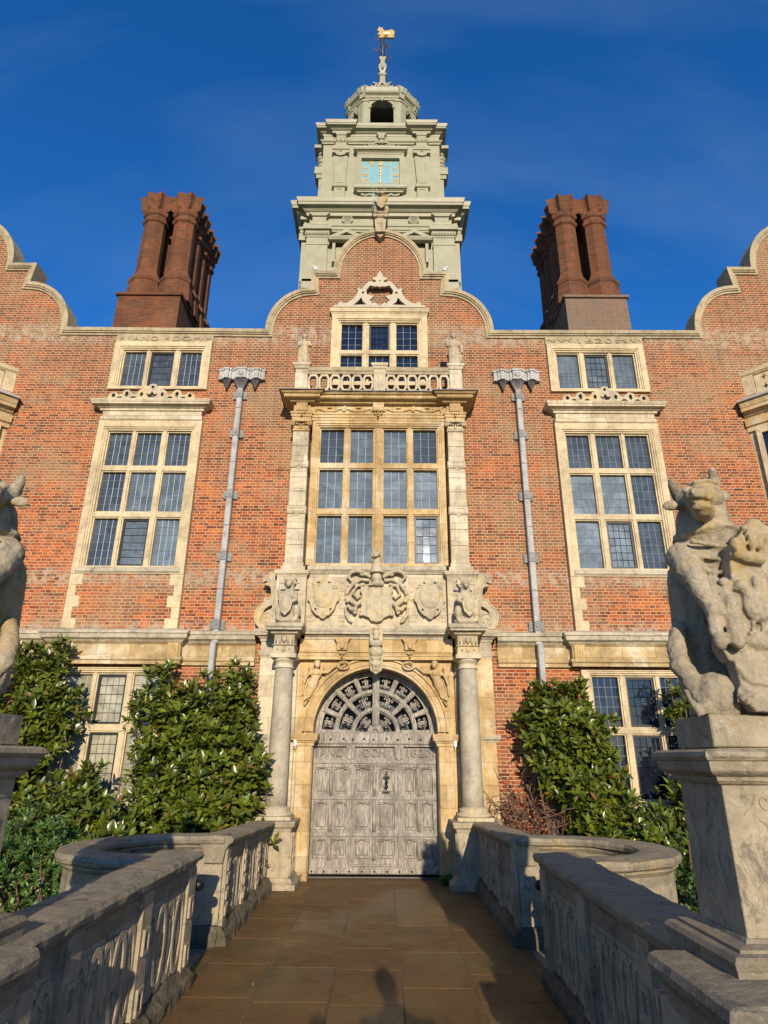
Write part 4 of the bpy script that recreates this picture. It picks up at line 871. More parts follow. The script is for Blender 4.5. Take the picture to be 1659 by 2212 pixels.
# ------------------------------------------------------------------ rainwater pipes with lead hoppers
def make_pipe():
    r = empty('drainpipe', (0, W, 3.3))
    m = MB(); y = W-0.13
    pf = []
    xs = [(-0.43, .0), (-0.36, .0), (-0.355, .03), (-0.32, .03), (-0.315, .065), (-0.245, .065), (-0.24, .03), (-0.20, .03), (-0.195, .0), (-0.14, .0), (-0.135, .03), (-0.085, .03), (-0.085, .075)]
    full = xs+[(-a, b) for a, b in xs[::-1]]
    path = [(-0.43, W)]+[(a, W-0.07-b) for a, b in full]+[(0.43, W)]
    m.plate([path], 8.24, 8.44, lambda u, v, d: (u, v, d)); m.sweep(path, [(-0.01, 8.42), (0.015, 8.42), (0.02, 8.455), (-0.01, 8.46)])
    m.sweep(path, [(-0.01, 8.235), (0.01, 8.235), (0.012, 8.26), (-0.01, 8.262)])
    m.plate([circ(0, 8.35, 0.06, n=16)], W-0.165, W-0.14); m.text('E D', 0, 8.325, W-0.168, 0.06, 0.012)
    h = m.build('hopper_head', 'lead_pale', r)
    m = MB()
    def cone(cx, w0, w1, z0, z1, d0):
        n = 10; a = [(cx-w0+2*w0*k/n, W-0.03-d0*(1 if 2 < k < 8 else .6)*(0.75 if k % 2 else 1)) for k in range(n+1)]; b = [(cx-w1+2*w1*k/n, W-0.03-min(d0, 0.07)) for k in range(n+1)]
        a = [(cx-w0, W)]+a+[(cx+w0, W)]; b = [(cx-w1, W)]+b+[(cx+w1, W)]; k = len(a)
        m.add([(x, y_, z1) for x, y_ in a]+[(x, y_, z0) for x, y_ in b], [(i, i+1, k+i+1, k+i) for i in range(k-1)]+[tuple(range(k))[::-1], tuple(k+i for i in range(k))])
    cone(0, 0.145, 0.05, 8.02, 8.238, 0.14); cone(-0.265, 0.085, 0.006, 8.03, 8.238, 0.10); cone(0.265, 0.085, 0.006, 8.03, 8.238, 0.10)
    m.build('hopper_cone', 'lead_dark', r)
    m = MB(); z = 3.30
    for z1 in (4.18, 5.3, 6.5, 7.6, 8.02): m.bev(-0.05, 0.05, W-0.125, W-0.03, z+0.004, z1, 0.012); z = z1
    m.bev(-0.045, 0.045, W-0.215, W-0.10, 0.2, 3.30, 0.012)
    m.build('pipe', 'lead_pale', r)
    for z in (7.90, 7.10, 5.89, 4.76, 3.60):
        m = MB(); hz = 0.075
        for e in (-1, 1): m.bev(e*0.052, e*0.125, W-0.045, W, z-hz, z+hz, 0.008); m.bev(e*0.065, e*0.11, W-0.056, W-0.04, z-0.035, z+0.035, 0.01)
        m.bev(-0.058, 0.058, W-0.14, W-0.03, z-hz-0.005, z+hz+0.01, 0.01); m.plate([circ(0, z, 0.03, n=10)], W-0.15, W-0.13); m.build('bracket', 'lead', r)
    return r
p1 = make_pipe(); p1.location.x = -2.585; tag(p1, 'grey lead drainpipe with triple hopper on the brickwork left of the entrance', 'drainpipe', 'lead drainpipes either side of the entrance')
p2 = copy_tree(p1); p2.location.x = 2.60; p2['label'] = 'grey lead drainpipe with triple hopper on the brickwork right of the entrance'

# ================================================================== CLOCK TOWER
tw = empty('clock_tower', (-0.03, 13.5, 8.7)); tw['_o'] = (0, 13.5, 8.7)
tag(tw, 'grey-green painted timber clock tower with open lantern rising behind the middle gable', 'clock tower')
TY = 13.5
def sq(h, y0=None, y1=None, e=0): return [(-h, TY+4.2), (-h, TY), (h, TY), (h, TY+4.2)]
m = MB(); m.box(-1.98, 1.98, TY+0.14, TY+4.1, 8.7, 15.98)
m.sweep([(-2.0, TY+4.1), (-2.0, TY+0.12), (2.0, TY+0.12), (2.0, TY+4.1)], [(-0.2, 13.1), (0.10, 13.1), (0.10, 13.3), (0.14, 13.34), (0.14, 13.42), (0.05, 13.48), (-0.2, 13.48)])
t1 = m.build('lower_stage', 'paint', tw)
for e in (-1, 1):
    m = MB(); m.box(e*1.44, e*2.02, TY+0.03, TY+0.70, 9.0, 14.92)
    a, b = sorted((e*1.44, e*2.02)); m.box(a-0.05, b+0.05, TY-0.02, TY+0.76, 13.12, 13.45)
    for z0, z1, x in ((14.62, 14.66, 0.015), (14.88, 14.94, 0.02), (14.94, 15.04, 0.045), (15.04, 15.10, 0.035), (15.10, 15.24, 0.10)):
        m.box(a-x, b+x, TY+0.03-x, TY+0.7+x, z0+0.001, z1)
    for q in range(8): m.ball((a+0.01+(b-a-0.02)*q/7, TY-0.025, 14.99), (0.03, 0.02, 0.035), 8, 6)
    m.build('pilaster', 'paint', tw)
    m = MB(); m.box(e*1.50, e*1.88, TY-0.03, TY+0.3, 15.36, 15.56); m.plate([[(e*1.50, 15.56), (e*1.88, 15.56), (e*1.98, 15.68), (e*1.40, 15.68)]], TY-0.07, TY+0.2)
    for q in range(3): m.box(e*(1.58+q*0.09), e*(1.60+q*0.09), TY-0.045, TY, 15.40, 15.53)
    m.sweep([(min(e*1.45, e*1.93), TY-0.04), (max(e*1.45, e*1.93), TY-0.04)], [(-0.1, 15.25), (0.03, 15.25), (0.05, 15.31), (-0.1, 15.33)])
    for q in (-1, 1): m.ball((e*1.69+q*0.12, TY-0.06, 15.29), (0.04, 0.02, 0.04), 8, 6)
    m.build('frieze_bracket', 'paint', tw)
    m = MB(); cx = 0.92*e
    m.plate([[(cx-0.48, 14.72), (cx+0.48, 14.72), (cx+0.48, 14.78), (cx, 15.05), (cx-0.48, 14.78)], [(cx-0.25, 14.785), (cx+0.25, 14.785), (cx, 14.93)]], TY-0.12, TY+0.15)
    m.sweep([(cx-0.48, TY-0.10), (cx+0.48, TY-0.10)], [(-0.1, 14.66), (0.03, 14.66), (0.07, 14.73), (0.07, 14.76), (-0.1, 14.765)])
    for q in (-1, 1): m.box(cx+q*0.34-0.04, cx+q*0.34+0.04, TY-0.03, TY+0.15, 14.0, 14.66)
    m.box(cx-0.29, cx+0.29, TY+0.10, TY+0.15, 13.0, 14.60); m.build('pediment', 'paint', tw)
    m = MB(); rr = circ(cx, 15.53, 0.15, n=28); m.plate([rr], TY+0.05, TY+0.13); m.plate([circ(cx, 15.53, 0.15, n=28), circ(cx, 15.53, 0.122, n=28)], TY+0.02, TY+0.10); m.plate([circ(cx, 15.53, 0.10, n=24), circ(cx, 15.53, 0.083, n=24)], TY+0.025, TY+0.10)
    for q in range(10): m.ball((cx+cos(q*0.628)*0.065, TY+0.045, 15.53+sin(q*0.628)*0.065), (0.02, 0.02, 0.02), 6, 5)
    m.ball((cx, TY+0.05, 15.53), 0.035); m.build('roundel', 'paint', tw)
m = MB()
P1 = [(-2.02, TY+4.1), (-2.02, TY+0.9), (-2.20, TY+0.9), (-2.20, TY+0.18), (-2.02, TY+0.18), (-2.02, TY+0.05), (2.02, TY+0.05), (2.02, TY+0.18), (2.20, TY+0.18), (2.20, TY+0.9), (2.02, TY+0.9), (2.02, TY+4.1)]
m.sweep(P1, [(-0.4, 15.10), (0.0, 15.10), (0.0, 15.14), (0.03, 15.16), (0.03, 15.24), (0.06, 15.26), (0.06, 15.34), (-0.05, 15.36), (-0.05, 15.68), (-0.4, 15.69)])
m.cornice(P1, 15.64, 16.06, 0.30, 0.4); m.build('lower_cornice', 'paint', tw)
for e in (-1, 1):
    m = MB(); m.box(e*1.9, e*2.18, TY+0.20, TY+0.88, 12.9, 15.10); m.box(e*1.9, e*2.25, TY+0.13, TY+0.95, 14.88, 15.12); m.build('side_pilaster', 'paint', tw)
# second stage
UY = 13.72
m = MB(); m.box(-1.72, 1.72, UY, UY+3.6, 15.9, 19.0)
t2 = m.build('upper_stage', 'paint', tw)
m = MB()
P2 = [(-1.72, UY+3.6), (-1.72, UY), (1.72, UY), (1.72, UY+3.6)]
m.sweep(P2, [(-0.1, 18.60), (0.04, 18.60), (0.04, 18.65), (0.08, 18.68), (0.08, 18.73), (-0.1, 18.74)])
P3_ = [(-1.72, UY+3.6), (-1.72, UY+0.02), (-1.42, UY+0.02), (-1.42, UY-0.09), (-0.96, UY-0.09), (-0.96, UY+0.02), (0.96, UY+0.02), (0.96, UY-0.09), (1.42, UY-0.09), (1.42, UY+0.02), (1.72, UY+0.02), (1.72, UY+3.6)]
m.cornice(P3_, 18.96, 19.26, 0.24, 0.35); m.box(-1.68, 1.68, UY+0.05, UY+3.5, 18.9, 19.25); m.build('upper_cornice', 'paint', tw)
for e in (-1, 1):
    m = MB(); cx = 1.19*e
    m.plate([[(cx-0.215, 18.05), (cx-0.15, 16.95), (cx+0.15, 16.95), (cx+0.215, 18.05)]], UY-0.09, UY+0.01)
    for q in (-1, 0, 1): m.plate([strip([(cx+q*0.11, 18.0), (cx+q*0.075, 17.0)], 0.045)], UY-0.105, UY-0.08)
    m.bev(cx-0.25, cx+0.25, UY-0.17, UY+0.01, 18.24, 18.40, 0.01); m.plate([[(cx-0.25, 18.24), (cx-0.25, 18.14), (cx-0.16, 18.14), (cx-0.12, 18.06), (cx, 18.02), (cx+0.12, 18.06), (cx+0.16, 18.14), (cx+0.25, 18.14), (cx+0.25, 18.24)]], UY-0.14, UY+0.01)
    m.ball((cx, UY-0.15, 18.19), 0.03)
    m.bev(cx-0.16, cx+0.16, UY-0.10, UY+0.01, 16.4, 16.82, 0.01); m.bev(cx-0.22, cx+0.22, UY-0.14, UY+0.01, 16.82, 16.94, 0.02); m.plate([rect(cx-0.10, cx+0.10, 16.45, 16.76), rect(cx-0.08, cx+0.08, 16.47, 16.74)], UY-0.115, UY-0.09)
    m.bev(cx-0.17, cx+0.17, UY-0.13, UY+0.01, 18.42, 18.74, 0.01); m.bev(cx-0.20, cx+0.20, UY-0.16, UY+0.01, 18.56, 18.68, 0.02); m.bev(cx-0.14, cx+0.14, UY-0.12, UY+0.01, 18.74, 18.95, 0.01); m.plate([[(cx-0.14, 18.86), (cx+0.14, 18.86), (cx+0.20, 18.98), (cx-0.20, 18.98)]], UY-0.14, UY+0.01)
    for q in (-1, 0, 1): m.ball((cx+q*0.12, UY-0.16, 18.62), (0.035, 0.03, 0.035), 8, 6)
    m.build('herm_pilaster', 'paint', tw)
    m = MB(); y0 = UY+0.25
    m.box(e*1.70, e*1.98, y0, y0+0.45, 17.75, 18.02); m.box(e*1.70, e*1.93, y0+0.03, y0+0.42, 17.60, 17.75); m.box(e*1.70, e*1.85, y0+0.06, y0+0.38, 16.4, 17.6)
    for z, r in ((18.1, 0.06), (18.22, 0.09), (18.38, 0.10), (18.52, 0.13), (18.68, 0.08)): m.ball((e*1.80, y0+0.2, z), (r+0.04, 0.14, 0.09), 10, 8)
    m.box(e*1.70, e*2.02, y0-0.02, y0+0.48, 18.78, 18.9)
    m.build('side_herm', 'paint', tw)
m = MB(); cc_ = 0
m.bev(-0.10, 0.10, UY-0.14, UY+0.01, 18.72, 18.80, 0.02); m.plate([[(-0.15, 18.97), (0.15, 18.97), (0.10, 18.90), (0.08, 18.80), (-0.08, 18.80), (-0.10, 18.90)]], UY-0.12, UY+0.01); m.plate([[(-0.07, 18.72), (0.07, 18.72), (0.03, 18.60), (-0.03, 18.60)]], UY-0.10, UY+0.01)
for e in (-1, 1):
    sw = [[(0.0, 18.600), (e*0.10, 18.640), (e*0.20, 18.600), (e*0.24, 18.520), (e*0.18, 18.480), (e*0.13, 18.530)], [(e*0.22, 18.520), (e*0.33, 18.500), (e*0.42, 18.460)], [(0, 18.500), (e*0.10, 18.480), (e*0.2, 18.445), (e*0.5, 18.445)]]
    for q in sw: m.plate([strip(q, 0.05)], UY-0.06-0.004*len(q), UY+0.01)
    m.ball((e*0.50, UY-0.03, 18.520), 0.04); m.ball((e*0.36, UY-0.03, 18.560), 0.03)
m.build('strapwork', 'paint', tw)
# clock
CX, CZ, CH = -0.02, 17.39, 0.56
m = MB(); m.plate([rect(CX-CH-0.13, CX+CH+0.13, CZ-CH-0.06, CZ+CH+0.20), rect(CX-CH, CX+CH, CZ-CH-0.05, CZ+CH)], UY-0.10, UY+0.01); m.plate([rect(CX-CH-0.05, CX+CH+0.05, CZ-CH-0.05, CZ+CH+0.04), rect(CX-CH+0.005, CX+CH-0.005, CZ-CH-0.03, CZ+CH-0.005)], UY-0.12, UY+0.01)
m.cornice([(CX-CH-0.10, UY), (CX-CH-0.10, UY-0.10), (CX+CH+0.10, UY-0.10), (CX+CH+0.10, UY)], CZ+CH+0.17, CZ+CH+0.34, 0.13, 0.05)
m.cornice([(CX-CH-0.08, UY), (CX-CH-0.08, UY-0.10), (CX+CH+0.08, UY-0.10), (CX+CH+0.08, UY)], CZ-CH-0.20, CZ-CH-0.04, 0.12, 0.05)
for e in (-1, 1): m.plate([strip([(CX+e*0.55, CZ-0.80), (CX+e*0.42, CZ-0.84), (CX+e*0.3, CZ-0.80), (CX+e*0.2, CZ-0.86)], 0.06)], UY-0.08, UY+0.01)
m.build('clock_surround', 'paint', tw)
m = MB(); m.box(CX-CH, CX+CH, UY-0.02, UY+0.01, CZ-CH, CZ+CH); dial = m.build('clock_face', 'dial', tw)
m = MB()
for r_a in (CH-0.025, CH*0.60): m.plate([rect(CX-r_a, CX+r_a, CZ-r_a, CZ+r_a), rect(CX-r_a+0.012, CX+r_a-0.012, CZ-r_a+0.012, CZ+r_a-0.012)], UY-0.028, UY-0.01)
NUM = {1: 'I', 2: 'II', 3: 'III', 4: 'IIII', 5: 'V', 6: 'VI', 7: 'VII', 8: 'VIII', 9: 'IX', 10: 'X', 11: 'XI', 12: 'XII'}
def numeral(mb, st, ux, uz, hgt):
    """roman numeral strokes with serifs, standing on the ring, top outward along (ux,uz)"""
    a = atan2(uz, ux)-pi/2; wd = {'I': 0.045, 'V': 0.085, 'X': 0.085}; tot = sum(wd[c] for c in st); x = -tot/2
    def T(p): return (p[0]*cos(a)-p[1]*sin(a), p[0]*sin(a)+p[1]*cos(a))
    r = 0.45/max(abs(ux), abs(uz)); ox, oz = CX+ux*r, CZ+uz*r
    h = hgt/2
    for c in st:
        w_ = wd[c]; cx = x+w_/2; x += w_
        S_ = {'I': [((cx, -h), (cx, h), .022)], 'V': [((cx-.03, h), (cx, -h), .024), ((cx+.03, h), (cx, -h), .014)], 'X': [((cx-.03, h), (cx+.03, -h), .024), ((cx+.03, h), (cx-.03, -h), .014)]}[c]
        S_ += [((cx-w_*.40, h), (cx+w_*.40, h), .010)]+([((cx-w_*.40, -h), (cx+w_*.40, -h), .010)] if c != 'V' else [])
        for p, q, t in S_:
            P_ = [(ox+T(p)[0], oz+T(p)[1]), (ox+T(q)[0], oz+T(q)[1])]; mb.plate([strip(P_, t)], UY-0.030-random.random()*0.004, UY-0.012)
for k, st in NUM.items():
    a = pi/2-2*pi*k/12; numeral(m, st, cos(a), sin(a), 0.165)
m.build('numerals', 'gilt', dial)
m = MB(); m.plate([strip([(CX, CZ), (CX+0.002, CZ+0.34)], [0.03, 0.05])], UY-0.06, UY-0.045); m.plate([strip([(CX, CZ-0.40), (CX, CZ)], [0.02, 0.05])], UY-0.05, UY-0.035)
for z, r in ((0, 0.045), (0.12, 0.035), (0.24, 0.035), (-0.12, 0.03), (-0.25, 0.035)): m.ball((CX, UY-0.055, CZ+z), (r, 0.012, r*1.3), 10, 6)
m.plate([[(CX-0.06, CZ+0.37), (CX, CZ+0.30), (CX+0.06, CZ+0.37), (CX+0.02, CZ+0.35), (CX, CZ+0.42), (CX-0.02, CZ+0.35)]], UY-0.06, UY-0.05); m.plate([[(CX-0.04, CZ-0.28), (CX, CZ-0.36), (CX+0.04, CZ-0.28), (CX, CZ-0.24)]], UY-0.052, UY-0.04)
m.build('clock_hands', 'gilt', dial)
# lantern: square with cut corners, open arches
LCY = 15.42; HA = 1.07; HB = 0.61
octo = [(-HA, LCY+HB), (-HA, LCY-HB), (-HB, LCY-HA), (HB, LCY-HA), (HA, LCY-HB), (HA, LCY+HB), (HB, LCY+HA), (-HB, LCY+HA)]
octo = octo[:]  # clockwise seen from above -> outward to the left; use reversed for outward right
oc = octo
m = MB()
for i in range(8):
    a = Vector(oc[i]); b = Vector(oc[(i+1) % 8]); L = (b-a).length; d = (b-a)/L; nrm = Vector((d.y, -d.x))
    if nrm.dot((a+b)/2-Vector((0, LCY))) < 0: nrm = -nrm
    hw = L/2-0.235 if L > 0.9 else L/2-0.18; zt = 21.05
    fn = lambda u, v, dd, a=a, d=d, n=nrm: (a.x+d.x*u+n.x*dd, a.y+d.y*u+n.y*dd, v)
    hole = [(L/2-hw, 19.9), (L/2+hw, 19.9), (L/2+hw, zt)]+[(L/2+cos(pi*q/14)*hw, zt+sin(pi*q/14)*hw*0.9) for q in range(1, 14)]+[(L/2-hw, zt)]
    hl_ = [hole]
    if L < 0.9: hl_ += [circ(L/2-0.21, 21.30, 0.04, n=8), circ(L/2+0.21, 21.30, 0.04, n=8)]
    m.plate([[(0, 19.55), (L, 19.55), (L, 21.5), (0, 21.5)]]+hl_, -0.13, 0.0, fn)
    for u in (0.10, L-0.10):
        m.plate([rect(u-0.085, u+0.085, 19.55, 21.38)], 0.0, 0.035, fn); m.plate([rect(u-0.10, u+0.10, 21.28, 21.36)], 0.0, 0.06, fn)
    for u in (L/2-hw, L/2+hw): m.plate([rect(u-0.04, u+0.04, zt-0.03, zt+0.05)], -0.13, 0.03, fn)
    m.plate([[(L/2-0.04, zt+hw*0.9+0.12), (L/2+0.04, zt+hw*0.9+0.12), (L/2+0.05, zt+hw*0.9), (L/2, zt+hw*0.9-0.14), (L/2-0.05, zt+hw*0.9)]], -0.05, 0.07, fn)
lan = m.build('lantern', 'paint', tw)
cpth = []
for i in range(8):
    a = Vector(oc[i]); b = Vector(oc[(i+1) % 8]); L = (b-a).length; d = (b-a)/L; n = Vector((d.y, -d.x)); n = n if n.dot((a+b)/2-Vector((0, LCY))) > 0 else -n
    cpth.append(tuple(a))
m = MB()
area = sum(oc[i][0]*oc[(i+1) % 8][1]-oc[(i+1) % 8][0]*oc[i][1] for i in range(8))
cw = cpth if area > 0 else cpth[::-1]
m.sweep(cw, [(-0.25, 21.36), (0.03, 21.36), (0.03, 21.42), (0.06, 21.45), (0.06, 21.50), (0.03, 21.52), (0.03, 21.56), (0.10, 21.60), (0.12, 21.62), (0.12, 21.70), (0.15, 21.79), (0.15, 21.82), (-0.25, 21.84)], closed=True)
for (x, y) in cw:
    v_ = Vector((x, y-LCY)).normalized(); fn2 = None
    m.lathe([(0.13, 21.40), (0.13, 21.58), (0.19, 21.70), (0.22, 21.81), (0.22, 21.845)], x*0.985, LCY+(y-LCY)*0.985, 4, atan2(v_.y, v_.x)+pi/4, False)
m.build('lantern_cornice', 'paint', lan)
m = MB(); m.lathe([(1.08, 21.81), (1.0, 21.90), (0.75, 22.35), (0.42, 22.85), (0.22, 23.3), (0.14, 23.55)], 0, LCY, 8, pi/8, False); m.build('lantern_roof', 'lead', lan)
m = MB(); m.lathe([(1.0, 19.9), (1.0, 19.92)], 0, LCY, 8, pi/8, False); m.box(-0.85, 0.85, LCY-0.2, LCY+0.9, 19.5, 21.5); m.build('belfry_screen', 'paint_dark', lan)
m = MB(); z0 = 21.84
for e in (-1, 1):
    m.plate([strip(spiral(e*0.30, z0+0.12, 0.13, 0.03, pi*0.5+(0 if e > 0 else 0), pi*0.5+e*4.6, 20), 0.045)], LCY-HA-0.10, LCY-HA-0.03)
    m.plate([strip([(e*0.10, z0+0.02), (e*0.16, z0+0.12), (e*0.20, z0+0.22)], 0.05)], LCY-HA-0.105, LCY-HA-0.035); m.plate([strip([(e*0.02, z0+0.03), (e*0.46, z0+0.02), (e*0.50, z0+0.10)], 0.04)], LCY-HA-0.098, LCY-HA-0.032)
ring(m, 0, z0+0.14, 0.05, 0.095, LCY-HA-0.11, LCY-HA-0.04, n=18); m.build('crest', 'paint', lan)
m = MB(); m.lathe([(0.17, 23.3), (0.20, 23.55), (0.14, 23.6), (0.13, 23.95), (0.20, 24.0), (0.20, 24.05), (0.10, 24.1), (0.10, 24.14), (0.19, 24.35), (0.20, 24.45), (0.14, 24.6), (0.10, 24.72), (0.10, 24.80), (0.16, 24.88), (0.17, 24.93), (0.05, 24.96)], 0, LCY, 4, pi/4, False); m.ball((0, LCY-0.14, 24.38), (0.06, 0.06, 0.12)); m.build('finial', 'paint', lan)

# gilded bull weathervane
wv = empty('weathervane', (-0.03, LCY, 24.95)); wv['_o'] = (0, LCY, 24.95); tag(wv, 'gilded bull weathervane with wrought iron scrolls on top of the clock tower', 'weathervane')
m = MB(); m.tube([(0, LCY, 24.93), (0, LCY, 26.2)], [0.035, 0.02], 8)
for z, L in ((25.22, 0.36), (25.85, 0.31)):
    for q in range(4):
        a = q*pi/2+0.5; c, s_ = cos(a), sin(a); T = lambda r, h: (c*r, LCY+s_*r, z+h)
        m.tube([T(0, 0), T(L*0.5, 0.0), T(L, 0)], 0.012, 5); m.tube([T(0.02, -0.16), T(L*0.4, -0.14), T(L*0.75, -0.02), T(L*0.65, 0.10), T(L*0.45, 0.05), T(L*0.55, 0)], 0.012, 5)
        m.tube([T(0.02, 0.18), T(L*0.3, 0.20), T(L*0.5, 0.10), T(L*0.3, 0.04)], 0.011, 5); m.tube([T(L*0.8, -0.09), T(L, -0.02), T(L*1.05, 0.08), T(L*0.9, 0.12)], 0.011, 5)
m.build('iron_scrolls', 'lead_dark', wv)
m = MB()
bl = [(-0.16, 26.10), (0.40, 26.10), (0.42, 26.18), (0.37, 26.19), (0.38, 26.24), (0.42, 26.27), (0.42, 26.43), (0.38, 26.50), (0.30, 26.54), (0.20, 26.50), (0.10, 26.47), (0.03, 26.50), (-0.01, 26.58), (0.0, 26.66), (-0.04, 26.63), (-0.08, 26.62), (-0.11, 26.69), (-0.16, 26.66), (-0.17, 26.56), (-0.21, 26.52), (-0.20, 26.47), (-0.14, 26.46), (-0.14, 26.38), (-0.19, 26.30), (-0.17, 26.24), (-0.12, 26.26), (-0.08, 26.20), (-0.13, 26.17)]
m.plate([bl, [(0.02, 26.20), (0.20, 26.20), (0.22, 26.25), (0.0, 26.25)]], LCY-0.03, LCY+0.03); m.ball((0.12, LCY, 26.36), (0.24, 0.06, 0.09)); m.build('gilded_bull', 'gilt', wv)

# ================================================================== STATUES
def robed(name, cx, cy, z0, h, mat, mir, extras, label, group):
    k = h/0.72; P = lambda x, y, z: (cx+mir*x*k, cy+y*k, z0+z*k)
    m = MB()
    m.ball(P(0, 0, 0.02), (0.115*k, 0.09*k, 0.035*k)); cap(m, P(0.0, 0.02, 0.04), P(0.0, 0.01, 0.34), 0.095*k, 0.075*k); cap(m, P(0.05, -0.04, 0.06), P(0.03, -0.02, 0.32), 0.05*k, 0.06*k)
    cap(m, P(-0.07, -0.02, 0.06), P(-0.055, 0, 0.36), 0.035*k, 0.05*k); cap(m, P(0.10, 0.02, 0.13), P(0.05, 0, 0.30), 0.03*k, 0.05*k)
    for q in range(5): cap(m, P(-0.06+q*0.03, -0.065, 0.06+0.01*q), P(-0.03+q*0.018, -0.06, 0.33), 0.013*k, 0.012*k, 8)
    m.ball(P(0, 0, 0.36), (0.092*k, 0.07*k, 0.06*k)); m.ball(P(0, 0, 0.47), (0.085*k, 0.065*k, 0.10*k)); cap(m, P(-0.075, 0, 0.525), P(0.075, 0, 0.525), 0.036*k, 0.036*k)
    cap(m, P(0, 0, 0.55), P(0, -0.005, 0.60), 0.026*k, 0.024*k); m.ball(P(0, -0.01, 0.65), (0.043*k, 0.05*k, 0.055*k)); m.ball(P(0, 0.01, 0.675), (0.052*k, 0.05*k, 0.045*k)); m.ball(P(0, -0.06, 0.645), (0.008*k, 0.010*k, 0.012*k)); m.ball(P(0, -0.045, 0.618), (0.018*k, 0.012*k, 0.01*k))
    extras(m, P, k)
    r = empty(name, (cx, cy, z0)); tag(r, label, 'statue', group); blob(m, 'figure', mat, r, 0.0085, 1, disp=0.002); return r, P, k
def ex1(m, P, k):
    cap(m, P(-0.10, 0, 0.52), P(-0.13, -0.02, 0.42), 0.028*k, 0.024*k); cap(m, P(-0.13, -0.02, 0.42), P(-0.125, -0.07, 0.36), 0.024*k, 0.018*k); m.ball(P(-0.125, -0.08, 0.36), 0.024*k)
    cap(m, P(0.10, 0, 0.52), P(0.135, -0.02, 0.43), 0.03*k, 0.025*k); cap(m, P(0.135, -0.02, 0.43), P(0.10, -0.09, 0.41), 0.024*k, 0.02*k)
def ex2(m, P, k):
    cap(m, P(-0.10, 0, 0.52), P(-0.12, -0.03, 0.42), 0.028*k, 0.024*k); m.lathe([(0.012*k, z0_+0.40*k) for z0_ in [P(0, 0, 0)[2]]]+[(0.03*k, P(0, 0, 0.41)[2]), (0.045*k, P(0, 0, 0.47)[2]), (0.042*k, P(0, 0, 0.53)[2]), (0.012*k, P(0, 0, 0.58)[2])], P(-0.125, -0.05, 0)[0], P(0, -0.05, 0)[1], 12)
    cap(m, P(0.10, 0, 0.52), P(0.14, -0.01, 0.42), 0.03*k, 0.025*k); cap(m, P(0.14, -0.01, 0.42), P(0.13, -0.04, 0.31), 0.024*k, 0.02*k); m.ball(P(0.13, -0.05, 0.29), 0.024*k); cap(m, P(0.12, 0, 0.3), P(0.10, 0.02, 0.15), 0.03*k, 0.04*k)
s1, P, k = robed('robed_statue', -1.39, 9.90, 8.27, 0.72, 'carved', 1, ex1, 'small robed stone figure holding an upright sword on the left balcony pier', 'statues on the balcony piers')
m = MB(); a, b = P(-0.125, -0.085, 0.34), P(-0.115, -0.06, 0.80); m.tube([a, b], [0.014, 0.007], 6); m.tube([P(-0.16, -0.085, 0.40), P(-0.09, -0.085, 0.40)], 0.008, 6); m.build('sword', 'lead', s1)
s2, P, k = robed('robed_statue', 1.39, 9.90, 8.27, 0.74, 'carved', 1, ex2, 'small robed stone figure holding an urn on the right balcony pier', 'statues on the balcony piers')

def seated_bull(name, cx, cy, z0, h, mir, mat, label, group):
    k = h/0.84; P = lambda x, y, z: (cx+mir*x*k, cy+y*k, z0+z*k)
    m = MB(); m.ball(P(0, 0, 0.05), (0.20*k, 0.15*k, 0.07*k)); m.ball(P(0.02, 0.02, 0.16), (0.13*k, 0.12*k, 0.13*k))
    m.ball(P(-0.13, -0.04, 0.19), (0.065*k, 0.10*k, 0.11*k)); m.ball(P(0.14, -0.04, 0.19), (0.065*k, 0.10*k, 0.11*k)); cap(m, P(-0.15, -0.06, 0.20), P(-0.13, -0.10, 0.06), 0.035*k, 0.03*k); cap(m, P(0.16, -0.06, 0.20), P(0.14, -0.10, 0.06), 0.035*k, 0.03*k)
    cap(m, P(0, 0.03, 0.22), P(0, 0.0, 0.44), 0.12*k, 0.105*k); m.ball(P(0, -0.03, 0.44), (0.125*k, 0.10*k, 0.10*k)); cap(m, P(0, -0.01, 0.50), P(0, -0.03, 0.60), 0.085*k, 0.07*k)
    m.ball(P(0, -0.05, 0.65), (0.065*k, 0.07*k, 0.06*k)); cap(m, P(0, -0.09, 0.64), P(0, -0.16, 0.59), 0.048*k, 0.038*k); m.ball(P(-0.03, -0.09, 0.67), 0.014*k, 8, 6); m.ball(P(0.03, -0.09, 0.67), 0.014*k, 8, 6)
    for e in (-1, 1):
        m.tube([P(e*0.045, -0.05, 0.69), P(e*0.085, -0.05, 0.74), P(e*0.095, -0.05, 0.80), P(e*0.08, -0.05, 0.84)], [0.022*k, 0.02*k, 0.015*k, 0.008*k], 8); m.ball(P(e*0.11, -0.04, 0.645), (0.05*k, 0.016*k, 0.02*k), 8, 6)
    cap(m, P(-0.10, -0.05, 0.46), P(-0.12, -0.12, 0.36), 0.04*k, 0.032*k); cap(m, P(-0.12, -0.12, 0.36), P(-0.04, -0.17, 0.31), 0.03*k, 0.026*k)
    cap(m, P(0.10, -0.05, 0.46), P(0.13, -0.12, 0.40), 0.04*k, 0.032*k); cap(m, P(0.13, -0.12, 0.40), P(0.15, -0.14, 0.50), 0.03*k, 0.03*k)
    r = empty(name, (cx, cy, z0)); tag(r, label, 'bull statue', group); blob(m, 'bull', mat, r, 0.010, 1, disp=0.003)
    m = MB(); m.plate([[(cx+mir*x*k, z0+z*k) for x, z in ((-0.02, 0.44), (0.05, 0.41), (0.12, 0.44), (0.13, 0.30), (0.09, 0.16), (0.03, 0.10), (-0.05, 0.18), (-0.08, 0.30))]], cy-0.20*k, cy-0.165*k); m.ball((cx+mir*0.03*k, cy-0.20*k, z0+0.28*k), (0.07*k, 0.02*k, 0.11*k)); m.build('shield', mat, r)
    return r
